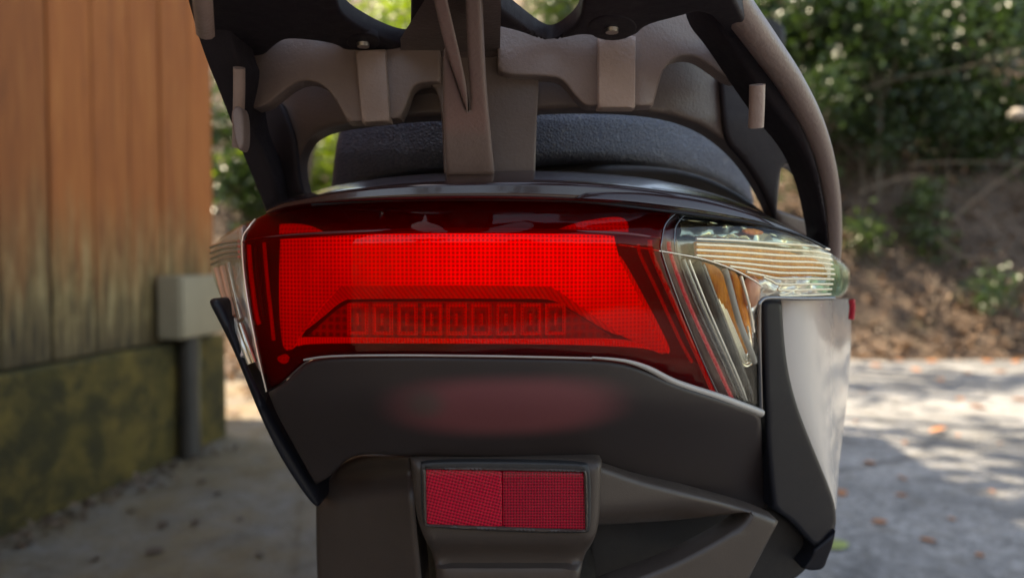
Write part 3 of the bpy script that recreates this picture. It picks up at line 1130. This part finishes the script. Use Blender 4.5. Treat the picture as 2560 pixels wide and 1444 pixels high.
# ribs in the dark ends of the lens
for (p, m, r) in [([(1596, 610), (1602, 640), (1640, 720), (1700, 850), (1730, 905)], 'rib_red', .0009),
                  ([(1625, 600), (1632, 640), (1690, 770), (1750, 905), (1785, 985)], 'rib_red', .0013),
                  ([(622, 612), (628, 690), (640, 780), (648, 810)], 'rib_red', .0012),
                  ([(640, 610), (646, 690), (660, 790)], 'housing', .0012),
                  ([(660, 606), (668, 700), (678, 790), (684, 850)], 'rib_red', .0010)]:
    rod('lens_rib', p, M[m], r, tl, .014)
A('corner_glow', [(690, 892), (712, 884), (722, 896), (712, 912), (695, 905)], off(.012), M['rib_red'], tl, thick=.003, rnd=.001, grid=10)

# ---- right turn signal ------------------------------------------------------
trn = A('turn_signal', [(1690, 532, 1), (1800, 545), (1900, 562), (2000, 590), (2060, 620), (2100, 650, 1), (2110, 740, 1), (1900, 745, 1), (1893, 760), (1892, 1018, 1), (1800, 988, 1), (1700, 760), (1655, 640), (1660, 560)],
        off(.034), M['chrome_dark'], thick=.02, rnd=.002)
A('clear_lens', [(1689, 531, 1), (1800, 544), (1900, 560), (2000, 588), (2060, 618), (2112, 655), (2130, 675), (2131, 710), (2112, 743), (2080, 748), (1990, 747), (1915, 746), (1897, 756), (1895, 790), (1898, 1024, 1), (1797, 990, 1), (1756, 900), (1701, 765), (1657, 640), (1654, 604), (1663, 560)],
  off(0), M['clear_lens'], trn, thick=.0025, rnd=.0022, grid=22)
A('end_block', [(2097, 652, 1), (2118, 664), (2128, 690), (2124, 722), (2106, 741), (2084, 741, 1), (2094, 720), (2098, 690)], off(.004), M['green_reflection'], trn, thick=.012, rnd=.003, grid=12)
# amber reflectors behind the clear lens
A('amber_reflector', [(1740, 604, 1), (1850, 610), (1960, 626), (2060, 650), (2075, 700), (2040, 736), (1920, 736), (1880, 700), (1830, 668), (1745, 644, 1)], off(.024), M['amber'], trn, thick=.006, rnd=.001, grid=14)
A('amber_reflector', [(1762, 655, 1), (1805, 668), (1830, 740), (1865, 860), (1888, 900), (1880, 920), (1850, 890), (1810, 790)], off(.016), M['amber'], trn, thick=.006, rnd=.002, grid=14)
A('amber_reflector', [(1828, 675, 1), (1848, 684), (1868, 760), (1886, 850), (1870, 860), (1850, 780)], off(.016), M['amber'], trn, thick=.006, rnd=.002, grid=14)
A('upper_reflector', [(1700, 545, 1), (1800, 556), (1900, 574), (2000, 604), (2060, 640), (1990, 622), (1850, 598), (1700, 590, 1)], off(.022), M['upper_chrome'], trn, thick=.004, rnd=.001, grid=16,
  relief=lambda x, y, b: .0025 * np.sin(x * .11 + y * .05) * np.sin(y * .21))
A('amber_reflector', [(1855, 572), (1885, 570), (1915, 580), (1900, 588), (1870, 586)], off(.014), M['amber'], trn, thick=.004, rnd=.001, grid=10)
A('side_reflector', [(1880, 700, 1), (1960, 690), (2070, 690), (2084, 715), (2070, 738), (1905, 740), (1888, 770), (1885, 870, 1), (1874, 800), (1866, 735)], off(.020), M['chrome'], trn, thick=.004, rnd=.001, grid=16,
  relief=lambda x, y, b: .003 * np.sin(x * .09) * np.sin(y * .13 + x * .03))
# horizontal flutes
for i in range(11):
    f = i / 10
    y0 = 596 + f * 74 if i < 6 else 640 + (i - 6) * 15
    x0 = 1740 if i < 4 else 1740 + (i - 3) * 42
    y0 = 600 + 14.5 * i - (0 if i < 4 else 0)
    path = [(x0, y0 - 3 - (i * .8)), ((x0 + 1950) / 2, y0 + 1), (1950, y0 + 9), (2030, y0 + 14 - i * .8), (2086 - abs(i - 5) * 2.5, y0 + 24 - i * 2.2)]
    if y0 + 24 - i * 2.2 > 744: continue
    rod('lens_flute', path, M['flute'], .0008, trn, .005, (1, .9))
# slanting bezel steps between the red and the clear lens
for (p, m, r) in [([(1672, 604), (1678, 640), (1722, 760), (1800, 930), (1832, 1000)], 'rib_red', .0011),
                  ([(1690, 600), (1697, 645), (1740, 760), (1822, 940), (1848, 1003)], 'chrome_dark', .0009),
                  ([(1704, 648), (1752, 765), (1836, 950), (1858, 1004)], 'chrome_dark', .0022),
                  ([(1722, 650), (1770, 770), (1848, 950), (1866, 1000)], 'chrome', .0008),
                  ([(1740, 655), (1790, 780), (1862, 960)], 'black', .0026),
                  ([(1757, 660), (1800, 775), (1870, 960), (1880, 1000)], 'chrome_dark', .0013),
                  ([(1812, 672), (1828, 730), (1850, 810), (1878, 880), (1886, 905)], 'lip', .0018),
                  ([(1852, 690), (1872, 760), (1884, 830)], 'chrome', .0010)]:
    rod('bezel_step', p, M[m], r, trn, .009)
for q in range(4):  # added polished loops, shaped after a leaf reflection in the lamp
    rod('reflection_loop', [(1786 + 9 * q, 735 + 12 * q), (1812 + 8 * q, 800 + 8 * q), (1838 + 7 * q, 866 + 5 * q), (1852 + 5 * q, 906 - 4 * q), (1868, 914 - 9 * q), (1880 - q, 898 - 12 * q), (1874 - 2 * q, 862 - 16 * q)], M['mirror'], .0009, trn, .0125)
rod('lens_crease', [(1548, 612), (1600, 619), (1700, 636), (1760, 648), (1830, 672), (1880, 698), (1905, 716)], M['rod_clear'], .0005, trn, .0006)
rod('lens_seam', [(1690, 532), (1664, 560), (1654, 604), (1657, 640), (1701, 765), (1756, 900), (1797, 988)], M['chrome_dark'], .0004, trn, .0006)
rod('lens_seam', [(1712, 536), (1690, 565), (1686, 604), (1690, 640)], M['chrome_dark'], .0004, trn, .001)
# lower rim of the opening where the lens ends over the side panel
rod('lens_rim', [(2085, 745), (2000, 746), (1925, 744), (1903, 752), (1898, 775), (1899, 900), (1902, 1020)], M['chrome_dark'], .0012, trn, .0012)
bb = bmesh.new(); bmesh.ops.create_uvsphere(bb, u_segments=16, v_segments=12, radius=.0065)
me = bpy.data.meshes.new('bulb'); bb.to_mesh(me); bb.free()
me.polygons.foreach_set('use_smooth', [True] * len(me.polygons))
bo = link_mesh('bulb', me, M['bulb']); bo.location = P(1878, 728, float(bd(1878, 728)) + .014); bo.scale = (.8, 1, 1.5)
adopt(bo, trn)

# ---- left turn signal -------------------------------------------------------
tln = A('turn_signal', [(530, 625, 1), (560, 590), (604, 562, 1), (605, 604), (612, 710), (640, 870), (664, 985, 1), (650, 975), (600, 870), (560, 770), (535, 700)],
        off(.026), M['chrome'], thick=.014, rnd=.002, grid=16)
A('clear_lens', [(519, 640), (530, 610), (565, 580), (612, 553), (638, 547, 1), (622, 568), (605, 605, 1), (614, 720), (639, 860), (666, 979, 1), (662, 1004, 1), (648, 985), (600, 880), (560, 765), (530, 700)],
  off(0), M['clear_lens'], tln, thick=.0025, rnd=.002, grid=14)
for i, (xa, ya, xb, yb, m) in enumerate([(542, 672, 572, 778, 'bulb'), (556, 668, 588, 790, 'bulb'), (570, 660, 602, 800, 'rod_clear'),
                                         (572, 790, 610, 892, 'chrome'), (588, 800, 626, 908, 'chrome'), (602, 810, 636, 905, 'rod_clear')]):
    rod('reflector_rod', [(xa, ya), ((xa + xb) / 2 - 1, (ya + yb) / 2), (xb, yb)], M[m], .0019, tln, .012)
for i in range(4):
    rod('lens_flute', [(526 + i, 618 + 14 * i), (560, 607 + 13 * i), (598, 603 + 13 * i)], M['rod_clear'], .0010, tln, .004)
rod('lens_seam', [(638, 548), (622, 568), (605, 606), (614, 720), (639, 860), (666, 978)], M['flute'], .0005, tln, .0006)

# ---- glossy cover above the lamp -------------------------------------------
def strip(name, low, high, prof, mat, parent, n=110, m=16, thick=.012, lift=0.0, rim=.0):
    """a smooth moulded strip between two edges; prof(v) is how far it leans back from edge to edge"""
    a, b = crom(low, n), crom(high, n)
    rows = []
    for v in np.linspace(0, 1, m):
        q = a * (1 - v) + b * v
        d = bd(a[:, 0] * (1 - v) + b[:, 0] * v, np.full(n, 582.0)) + .018 + prof(v) - lift + rim * ((1 - min(1, v * 6)) ** 2 + (1 - min(1, (1 - v) * 6)) ** 2)
        rows.append(Pn(q[:, 0], q[:, 1], d))
    front = np.concatenate(rows)
    back = front + np.array((0, thick, -.001))
    N = n * m
    f = []
    for j in range(m - 1):
        for i in range(n - 1):
            k = j * n + i
            f.append((k, k + 1, k + n + 1, k + n)); f.append((N + k, N + k + n, N + k + n + 1, N + k + 1))
    for i in range(n - 1):
        f.append((i, N + i, N + i + 1, i + 1)); k = (m - 1) * n + i; f.append((k, k + 1, N + k + 1, N + k))
    for j in range(m - 1):
        k = j * n; f.append((k, k + n, N + k + n, N + k)); k = j * n + n - 1; f.append((k, N + k, N + k + n, k + n))
    return adopt(finish(name, np.concatenate([front, back]), f, mat, None, 50), parent)


cov_low = [(664, 534), (720, 518), (790, 509), (950, 499.5), (1200, 495.5), (1450, 501.5), (1600, 517.5), (1690, 529.5), (1800, 543.5), (1900, 559.5), (2000, 587.5), (2062, 618)]
cov_high = [(664, 531), (700, 504), (775, 482), (850, 461), (1000, 440), (1150, 431), (1340, 427), (1500, 434), (1640, 449), (1780, 482), (1880, 520), (1980, 570), (2063, 617)]
cprof = lambda v: .001 * v / .55 if v < .55 else .001 + .034 * ((v - .55) / .45) ** 1.4
cov = strip('top_cover', cov_low, cov_high, cprof, M['gloss'], sc, rim=.0015)
strip('cover_inset', [(1442, 497), (1560, 506), (1690, 521), (1800, 537), (1900, 555), (1940, 568)], [(1446, 488), (1475, 470), (1590, 466), (1700, 478), (1800, 500), (1890, 532), (1942, 566)],
      lambda v: .004 * v + .014 * max(0, v - .6), M['gloss'], cov, 60, 10, .008, .0025, .002)
rod('seam_strip', [(780, 512), (950, 502), (1200, 498.5), (1450, 504), (1600, 520), (1690, 531), (1800, 545), (1900, 561), (2000, 589), (2062, 619)], M['trim'], .0009, cov, -.0006)

# ---- rear panel below the lamp ---------------------------------------------
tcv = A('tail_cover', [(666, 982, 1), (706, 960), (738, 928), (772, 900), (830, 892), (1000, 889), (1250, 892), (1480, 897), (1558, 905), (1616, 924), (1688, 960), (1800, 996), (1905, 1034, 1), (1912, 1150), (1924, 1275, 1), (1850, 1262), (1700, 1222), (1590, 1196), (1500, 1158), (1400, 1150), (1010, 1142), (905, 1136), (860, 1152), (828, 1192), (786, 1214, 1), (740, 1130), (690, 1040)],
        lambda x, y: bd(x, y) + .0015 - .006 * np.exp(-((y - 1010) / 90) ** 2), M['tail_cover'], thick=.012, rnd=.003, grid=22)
rod('seam_lip', [(1480, 893), (1560, 901), (1620, 920), (1690, 956), (1800, 993), (1903, 1032)], M['lip'], .0017, tcv, .0002, (1, 1), 8, [.0006, .0010, .0016, .0020, .0024, .0026])
rod('seam_lip', [(760, 899), (830, 890), (1000, 887.5), (1250, 890), (1480, 895)], M['lip'], .0006, tcv, .0003)

# ---- left trim blade ---------------------------------------------------------
A('side_trim', [(514, 752), (530, 744), (545, 750), (562, 785), (610, 905), (655, 1000), (700, 1080), (750, 1165), (792, 1236), (800, 1262), (787, 1275), (745, 1222), (690, 1135), (640, 1030), (585, 890), (540, 800)],
  lambda x, y: .405 + .0001 * np.abs(x - 650), M['trim'], thick=.05, rnd=.004, grid=14)
# ---- right trim strip and white side panel ----------------------------------
A('side_trim', [(1907, 752, 1), (1930, 748), (1958, 749, 1), (1962, 830), (1972, 920), (1992, 1005), (2028, 1100), (2072, 1205), (2090, 1255), (2095, 1290), (2093, 1324, 1), (2062, 1352), (2040, 1371, 1), (2022, 1352), (1985, 1310), (1960, 1290), (1935, 1276, 1), (1922, 1150), (1916, 1040), (1912, 900)],
  lambda x, y: bd(1958, 800) + .006 + .00012 * np.clip(x - 1930, -60, 300) + .00002 * np.clip(y - 1000, 0, 400), M['trim'], thick=.03, rnd=.003, grid=18)
def sheet(name, ea, eb, dfn, mat, parent, n=60, m=24, thick=.01):
    a, b = crom(ea, n), crom(eb, n)
    rows = []
    for v in np.linspace(0, 1, m):
        q = a * (1 - v) + b * v
        rows.append(Pn(q[:, 0], q[:, 1], dfn(v, q[:, 0], q[:, 1], a[:, 0])))
    front = np.concatenate(rows); back = front + np.array((-thick * .7, thick * .7, 0)); N = n * m
    f = []
    for j in range(m - 1):
        for i in range(n - 1):
            k = j * n + i
            f.append((k, k + 1, k + n + 1, k + n)); f.append((N + k, N + k + n, N + k + n + 1, N + k + 1))
    for i in range(n - 1):
        f.append((i, N + i, N + i + 1, i + 1)); k = (m - 1) * n + i; f.append((k, k + 1, N + k + 1, N + k))
    for j in range(m - 1):
        k = j * n; f.append((k, k + n, N + k + n, N + k)); k = j * n + n - 1; f.append((k, N + k, N + k + n, k + n))
    return adopt(finish(name, np.concatenate([front, back]), f, mat, None, 50), parent)


sheet('side_panel', [(1954, 747), (1954, 830), (1962, 920), (1982, 1005), (2017, 1100), (2062, 1205), (2089, 1272)], [(2122, 747), (2127, 800), (2127, 860), (2121, 960), (2110, 1060), (2099, 1150), (2094, 1230), (2091, 1274)],
      lambda v, x, y, xa: bd(1958, 800) + .0085 + .00012 * np.clip(xa - 1930, -60, 300) + .00002 * np.clip(y - 1000, 0, 400) + (.020 * v + .085 * v ** 2.6) * np.clip((x - xa) / 120 + .02, 0, 1.3) + .004 * np.sin((y - 747) / 530 * 3.1) * v, M['white'], sc)
sr = [P(2126, 745, .50), P(2134, 765, .505), P(2130, 800, .505)]
adopt(tube('side_reflector', [P(2129, 748, .502), P(2131, 770, .502), P(2128, 798, .502)], .0022, M['refl_a'], None, 8))
A('trim_foot', [(2036, 1374, 1), (2092, 1328, 1), (2084, 1366), (2072, 1395), (2062, 1424), (2030, 1428), (2008, 1422, 1), (2030, 1395)], lambda x, y: bd(1958, 800) + .0275 + 0 * x, M['trim'], thick=.02, rnd=.002, grid=14)
A('wheel_arch', [(1890, 1250), (1962, 1282), (2010, 1330), (2034, 1375), (2034, 1410), (2005, 1440), (1960, 1470), (1880, 1500), (1840, 1500), (1880, 1400)], .475, M['black'], thick=.04, rnd=.004, grid=20)

# ---- fender, plate bracket and reflector -------------------------------------
fen = A('rear_fender', [(1478, 1166, 1), (1500, 1166), (1590, 1200), (1700, 1228), (1850, 1268), (1912, 1288), (1950, 1306, 1), (1905, 1390), (1850, 1500, 1), (1478, 1500, 1), (1510, 1476), (1600, 1444), (1690, 1408), (1800, 1350), (1860, 1310), (1876, 1286, 1), (1850, 1284), (1750, 1298), (1600, 1310), (1478, 1316, 1)],
        lambda x, y: .384 + .00009 * np.abs(x - 1478) + .014 * np.exp(-((y - 1322 + .09 * (x - 1500)) / 30) ** 2) * np.clip((1880 - x) / 200, 0, 1) * (y < 1330), M['fender'], thick=.02, rnd=.003, grid=12)
A('fender_hollow', [(1470, 1255), (1700, 1245), (1890, 1255), (1905, 1300), (1800, 1430), (1600, 1500), (1470, 1510)], .475, M['black'], fen, thick=.01, rnd=.004, grid=24)
A('fender_wing', [(786, 1222, 1), (826, 1196), (850, 1160), (905, 1138), (1000, 1142), (1030, 1148, 1), (1040, 1300), (1060, 1500, 1), (792, 1500, 1), (786, 1380)],
  lambda x, y: .400 + .00016 * (1040 - x) + .012 * np.exp(-((y - 1190 - .1 * (900 - x)) / 40) ** 2), M['fender'], thick=.03, rnd=.004, grid=18)
br = A('reflector_bracket', [(1022, 1150, 1), (1060, 1146), (1300, 1148), (1480, 1152), (1508, 1158, 1), (1506, 1230), (1502, 1310), (1490, 1360), (1460, 1400), (1448, 1500, 1), (1090, 1500, 1), (1084, 1400), (1048, 1340), (1030, 1260)],
       lambda x, y: .380 + .010 * np.clip((y - 1345) / 40, 0, 1) - .006 * np.clip((y - 1408) / 14, 0, 1), M['fender'], thick=.05, rnd=.0065, grid=14)
A('reflector_rim', [(1052, 1152), (1462, 1156), (1478, 1172), (1478, 1322), (1464, 1337), (1070, 1322), (1054, 1306), (1050, 1168)], .3775, M['black'], br, thick=.006, rnd=.0012, grid=14,
  holes=[[(1064, 1172, 1), (1460, 1180, 1), (1464, 1326, 1), (1066, 1312, 1)]])
A('reflector_rim', [(1056, 1166), (1462, 1172), (1470, 1182), (1472, 1322), (1462, 1334), (1068, 1320), (1058, 1308), (1054, 1178)], .3765, M['fender'], br, thick=.006, rnd=.0012, grid=14,
  holes=[[(1064, 1174, 1), (1460, 1181, 1), (1464, 1326, 1), (1066, 1312, 1)]])
A('reflector', [(1060, 1171, 1), (1255, 1175, 1), (1256, 1320, 1), (1063, 1313, 1)], .3785, M['refl_a'], br, thick=.004, rnd=.001, grid=12)
A('reflector', [(1255.5, 1175, 1), (1463, 1180, 1), (1467, 1327, 1), (1256.5, 1320, 1)], .3785, M['refl_b'], br, thick=.004, rnd=.001, grid=12)

# ---- luggage rack --------------------------------------------------------------
HP = .124                                                  # the rack plate lies this far above the lens of the camera
def plate_d(x, y):
    b = -(np.asarray(y, float) - CY) / FPX
    return HP * (CP + b * SP) / (-SP + b * CP)


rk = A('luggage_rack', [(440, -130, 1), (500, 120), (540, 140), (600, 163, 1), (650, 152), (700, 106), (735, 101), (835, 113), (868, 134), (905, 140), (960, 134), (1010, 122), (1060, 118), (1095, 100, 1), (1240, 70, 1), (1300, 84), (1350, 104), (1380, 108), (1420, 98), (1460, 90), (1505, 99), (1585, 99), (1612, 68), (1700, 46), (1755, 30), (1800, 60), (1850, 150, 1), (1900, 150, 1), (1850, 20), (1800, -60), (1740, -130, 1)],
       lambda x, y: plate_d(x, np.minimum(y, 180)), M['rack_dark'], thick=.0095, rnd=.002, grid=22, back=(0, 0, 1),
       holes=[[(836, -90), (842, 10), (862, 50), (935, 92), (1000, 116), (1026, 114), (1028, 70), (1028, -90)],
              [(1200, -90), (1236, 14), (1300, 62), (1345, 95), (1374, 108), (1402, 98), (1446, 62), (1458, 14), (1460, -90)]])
A('rack_web', [(600, 150, 1), (660, 120), (700, 90), (850, 85), (1100, 90, 1), (1100, 204, 1), (1050, 206), (1028, 220), (1016, 262), (1000, 294, 1), (970, 298), (905, 304), (868, 304, 1), (846, 262), (815, 217), (775, 199), (735, 206), (692, 240), (660, 266), (612, 272, 1)],
  lambda x, y: .422 + .00008 * np.clip(780 - x, 0, 300), M['rack'], rk, thick=.014, rnd=.0013, grid=14)
A('rack_web', [(1242, 60, 1), (1300, 75), (1370, 90), (1450, 70), (1500, 80), (1600, 60), (1700, 20), (1770, 10), (1815, 70), (1866, 170, 1), (1860, 198), (1830, 203), (1762, 152), (1732, 138), (1692, 141), (1662, 166), (1648, 205), (1634, 262, 1), (1590, 264), (1495, 264), (1462, 264), (1436, 236), (1410, 201), (1380, 189), (1270, 188), (1244, 174, 1)],
  lambda x, y: .418 + .00010 * np.clip(x - 1600, 0, 300), M['rack'], rk, thick=.014, rnd=.0013, grid=14)
A('rack_boss', [(888, 126, 1), (962, 122, 1), (974, 302, 1), (904, 306, 1)], .4165, M['rack_lit'], rk, thick=.012, rnd=.0009, grid=18, cut=0)
A('rack_boss', [(1496, 92, 1), (1590, 90, 1), (1588, 268, 1), (1496, 268, 1)], .412, M['rack_lit'], rk, thick=.012, rnd=.0009, grid=18, cut=0)
# round screw bosses under the plate
for (x, y, r) in [(908, 108, 42), (1530, 72, 62)]:
    ring = [(x + r * math.cos(a * math.pi / 12), y + r * .52 * math.sin(a * math.pi / 12)) for a in range(24)]
    bs = A('screw_boss', ring, lambda xx, yy: plate_d(xx, yy) - .002, M['rack_dark'], rk, thick=.004, rnd=.001, grid=14, back=(0, 0, 1), cut=0)
    c = P(x, y + 3, float(plate_d(x, y + 3)) - .004)
    adopt(lathe_z if False else tube('screw', [c + Vector((0, 0, -.0015)), c + Vector((0, 0, .002))], [.0034, .0038], M['alloy'], None, 12), rk)
# hoop behind the web, round the seat
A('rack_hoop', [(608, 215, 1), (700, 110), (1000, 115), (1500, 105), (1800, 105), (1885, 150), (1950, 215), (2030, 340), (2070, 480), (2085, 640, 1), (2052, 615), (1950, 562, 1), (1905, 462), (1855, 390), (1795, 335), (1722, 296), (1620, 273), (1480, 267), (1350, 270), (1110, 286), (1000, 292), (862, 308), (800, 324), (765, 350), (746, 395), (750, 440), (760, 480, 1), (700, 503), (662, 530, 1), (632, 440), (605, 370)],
  lambda x, y: .452 + .00014 * np.clip(900 - x, 0, 400) + .00013 * np.clip(x - 1600, 0, 500) + .00006 * np.clip(y - 300, 0, 300), M['rack_shaded'], rk, thick=.02, rnd=.003, grid=22,
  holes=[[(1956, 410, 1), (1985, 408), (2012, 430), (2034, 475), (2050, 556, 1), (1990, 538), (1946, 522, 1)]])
A('hoop_shade', [(607, 276, 1), (660, 268), (700, 246), (722, 300), (738, 350), (742, 395), (746, 440), (756, 482, 1), (700, 505), (664, 528, 1), (632, 440), (606, 372)],  # thin dark sheet laid over the hoop to stand for its shade
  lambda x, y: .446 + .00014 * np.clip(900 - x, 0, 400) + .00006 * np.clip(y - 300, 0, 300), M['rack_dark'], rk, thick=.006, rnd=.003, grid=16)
A('hoop_shade', [(1800, 190, 1), (1872, 205), (1948, 325), (1985, 400, 1), (1952, 415), (1944, 522), (1947, 560, 1), (1906, 466), (1858, 394), (1815, 352), (1806, 270)],  # same on the right: hoop shade as a dark sheet
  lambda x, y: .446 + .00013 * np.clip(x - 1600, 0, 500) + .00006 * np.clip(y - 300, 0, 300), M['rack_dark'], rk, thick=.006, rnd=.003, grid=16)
# side rails
def railpath(pp): return [P(x, y, d) for x, y, d in pp]
adopt(tube('side_rail', railpath([(1795, -90, .352), (1832, 0, .372), (1905, 105, .395), (1975, 205, .418), (2028, 305, .44), (2062, 405, .46), (2080, 505, .478), (2086, 600, .49), (2084, 660, .497)]), [.0085, .0083, .0080, .0075, .0070, .0062, .0056, .0048, .0042], M['rack'], None, 14, (1, 1.0)), rk)
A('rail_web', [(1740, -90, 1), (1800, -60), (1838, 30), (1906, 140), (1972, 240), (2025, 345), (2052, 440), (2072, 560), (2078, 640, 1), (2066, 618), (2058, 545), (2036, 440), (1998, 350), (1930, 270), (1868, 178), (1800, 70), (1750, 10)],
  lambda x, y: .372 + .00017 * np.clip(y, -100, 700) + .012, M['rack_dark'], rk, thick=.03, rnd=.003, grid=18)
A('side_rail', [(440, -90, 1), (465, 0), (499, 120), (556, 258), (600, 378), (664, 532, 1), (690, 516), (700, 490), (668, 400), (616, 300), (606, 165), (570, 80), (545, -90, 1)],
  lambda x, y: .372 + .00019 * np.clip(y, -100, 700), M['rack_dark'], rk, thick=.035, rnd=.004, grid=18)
# cast lugs on the rails
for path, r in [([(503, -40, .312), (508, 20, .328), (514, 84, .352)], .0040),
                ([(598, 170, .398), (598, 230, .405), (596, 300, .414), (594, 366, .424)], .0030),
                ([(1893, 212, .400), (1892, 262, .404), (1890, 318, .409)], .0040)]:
    adopt(tube('rail_lug', railpath(path), r, M['rack_lit'], None, 10, (1.1, .8)), rk)
A('rail_lug', [(575, 268), (606, 262), (610, 350), (602, 376), (590, 372), (578, 320)], lambda x, y: .400 + 0 * x, M['rack'], rk, thick=.01, rnd=.002, grid=12)
# central stem
st = A('rack_stem', [(1000, 95, 1), (1085, -40, 1), (1250, -40, 1), (1246, 180, 1), (1348, 190, 1), (1342, 300), (1338, 440, 1), (1110, 440, 1), (1104, 300, 1), (1090, 205), (1030, 215), (1005, 200)], lambda x, y: np.minimum(.428, plate_d(x, np.minimum(y, 200)) - .001), M['rack_shaded'], rk, thick=.03, rnd=.0014, grid=16)
A('stem_column', [(1160, -60, 1), (1200, -60, 1), (1206, 100), (1216, 240), (1236, 438, 1), (1116, 440, 1), (1106, 300), (1107, 110), (1114, 120), (1140, 200), (1160, 262), (1170, 278), (1177, 262), (1168, 130)], lambda x, y: .328 + .000174 * np.clip(y, -60, 440), M['rack'], rk, thick=.03, rnd=.0025, grid=14)
A('stem_fin', [(1076, -40, 1), (1108, -40, 1), (1168, 215), (1168, 280, 1), (1140, 200), (1106, 100)], lambda x, y: .318 + .00020 * np.clip(y, -60, 300), M['rack'], rk, thick=.016, rnd=.0016, grid=14)

# ---- seat ---------------------------------------------------------------------
A('seat', [(850, 190, 1), (852, 310), (838, 345), (830, 400), (822, 484, 1), (900, 466), (960, 442), (1100, 415), (1330, 408), (1400, 396), (1600, 404), (1745, 424), (1830, 462), (1890, 522, 1), (1886, 480), (1866, 420), (1836, 360), (1780, 318), (1700, 282), (1680, 190, 1)],
  lambda x, y: .492 + .0000004 * (x - 1250) ** 2 + .00020 * np.clip(300 - y, 0, 200) + .00012 * np.clip(y - 380, 0, 200), M['seat'], thick=.55, rnd=.006, grid=20)
A('underseat', [(838, 500, 1), (845, 478), (900, 462), (1000, 440), (1330, 412), (1600, 408), (1745, 428), (1850, 478), (1930, 540), (1990, 600, 1), (1700, 620, 1), (900, 600, 1)], .520, M['black'], thick=.3, rnd=.006, grid=30)

# ---- the rest of the scooter in front of the tail ------------------------------
def ring(y, hw, z0, z1, cx=0.0, n=20, p=3.2):
    out = []
    for k in range(n):
        a = 2 * math.pi * k / n
        c, s = math.cos(a), math.sin(a)
        out.append((cx + hw * math.copysign(abs(c) ** (2 / p), c), y, (z0 + z1) / 2 + (z1 - z0) / 2 * math.copysign(abs(s) ** (2 / p), s)))
    return out


adopt(loft('body_shell', [ring(.50, .105, .62, .80), ring(.58, .13, .55, .83), ring(.75, .165, .42, .83), ring(.95, .175, .36, .80), ring(1.12, .16, .34, .76), ring(1.22, .13, .33, .66)], M['white']))
adopt(loft('floorboard', [ring(1.18, .19, .27, .36), ring(1.4, .20, .26, .33), ring(1.62, .19, .26, .34)], M['black']))
adopt(loft('tunnel', [ring(1.15, .07, .3, .62), ring(1.35, .065, .3, .50), ring(1.6, .07, .3, .60)], M['trim']))
adopt(loft('leg_shield', [ring(1.58, .20, .30, .62), ring(1.64, .23, .34, .78), ring(1.72, .20, .44, .88), ring(1.86, .10, .56, .84), ring(1.93, .04, .62, .76)], M['white']))
adopt(tube('steering_column', [(0, 1.74, .70), (0, 1.66, .94)], .03, M['black'], None, 12))
adopt(tube('handlebar', [(-.33, 1.50, .93), (-.2, 1.58, .95), (0, 1.66, .945), (.2, 1.58, .95), (.33, 1.50, .93)], [.017, .012, .012, .012, .017], M['black'], None, 12))
for s in (-1, 1):
    adopt(tube('mirror_stalk', [(s * .2, 1.58, .955), (s * .34, 1.60, 1.12), (s * .46, 1.62, 1.24)], .006, M['black'], None, 8))
    mo = adopt(loft('mirror', [[(s * .53 + a, 1.615 + y, 1.30 + b) for a, _, b in ring(0, .075 * k, -.045 * k, .045 * k)] for y, k in ((-.012, .9), (0, 1), (.02, .9), (.035, .5))], M['black']))
for (yc, nm, wdt) in ((.86, 'rear_wheel', .06), (2.02, 'front_wheel', .05)):
    R0 = .235 if yc < 1 else .25
    wh = adopt(lathe(nm, [(.12, -wdt * .6), (.165, -wdt * .7), (.168, wdt * .7), (.12, wdt * .6)], M['alloy'], None, 40, (0, yc, R0)))
    adopt(lathe('tyre', [(.160, -wdt * .8), (R0 - .03, -wdt), (R0 - .006, -wdt * .6), (R0, 0), (R0 - .006, wdt * .6), (R0 - .03, wdt), (.160, wdt * .8)], M['rubber'], None, 48, (0, yc, R0)), wh)
    adopt(lathe('hub', [(.005, -wdt), (.05, -wdt), (.05, wdt), (.005, wdt)], M['black'], None, 24, (0, yc, R0)), wh)
    for k in range(5):
        a = k * 2 * math.pi / 5
        adopt(tube('spoke', [(0, yc + .03 * math.cos(a), R0 + .03 * math.sin(a)), (0, yc + .14 * math.cos(a), R0 + .14 * math.sin(a))], .017, M['alloy'], None, 8), wh)
for s in (-1, 1):
    adopt(tube('fork_leg', [(s * .085, 2.02, .25), (s * .08, 1.86, .62)], .02, M['alloy'], None, 10))
adopt(tube('front_axle', [(-.1, 2.02, .25), (.1, 2.02, .25)], .012, M['alloy'], None, 10))
adopt(loft('engine', [ring(.80, .05, .18, .30, -.12), ring(.95, .075, .16, .36, -.11), ring(1.15, .09, .2, .42, -.06), ring(1.25, .08, .24, .4, 0)], M['black']))
adopt(tube('muffler', [(.13, .62, .31), (.14, .75, .30), (.14, .98, .28), (.11, 1.1, .27)], [.05, .06, .058, .03], M['black'], None, 16))
adopt(tube('rear_axle', [(-.12, .86, .235), (.14, .86, .235)], .014, M['alloy'], None, 10))
for s in (-1, 1):
    adopt(tube('shock_absorber', [(s * .125, .84, .27), (s * .12, .78, .60)], [.022, .026], M['rubber'], None, 12))
for s in (-1, 1):
    adopt(tube('stand_leg', [(s * .07, 1.12, .24), (s * .12, 1.02, .11), (s * .14, .98, .012)], .011, M['black'], None, 8))
# struts joining the rear bodywork to the frame
adopt(loft('tail_frame', [ring(.44, .07, .72, .78), ring(.54, .09, .66, .78)], M['black']))
adopt(loft('fender_frame', [ring(.43, .045, .52, .62), ring(.56, .08, .50, .66), ring(.70, .08, .50, .66)], M['black']))
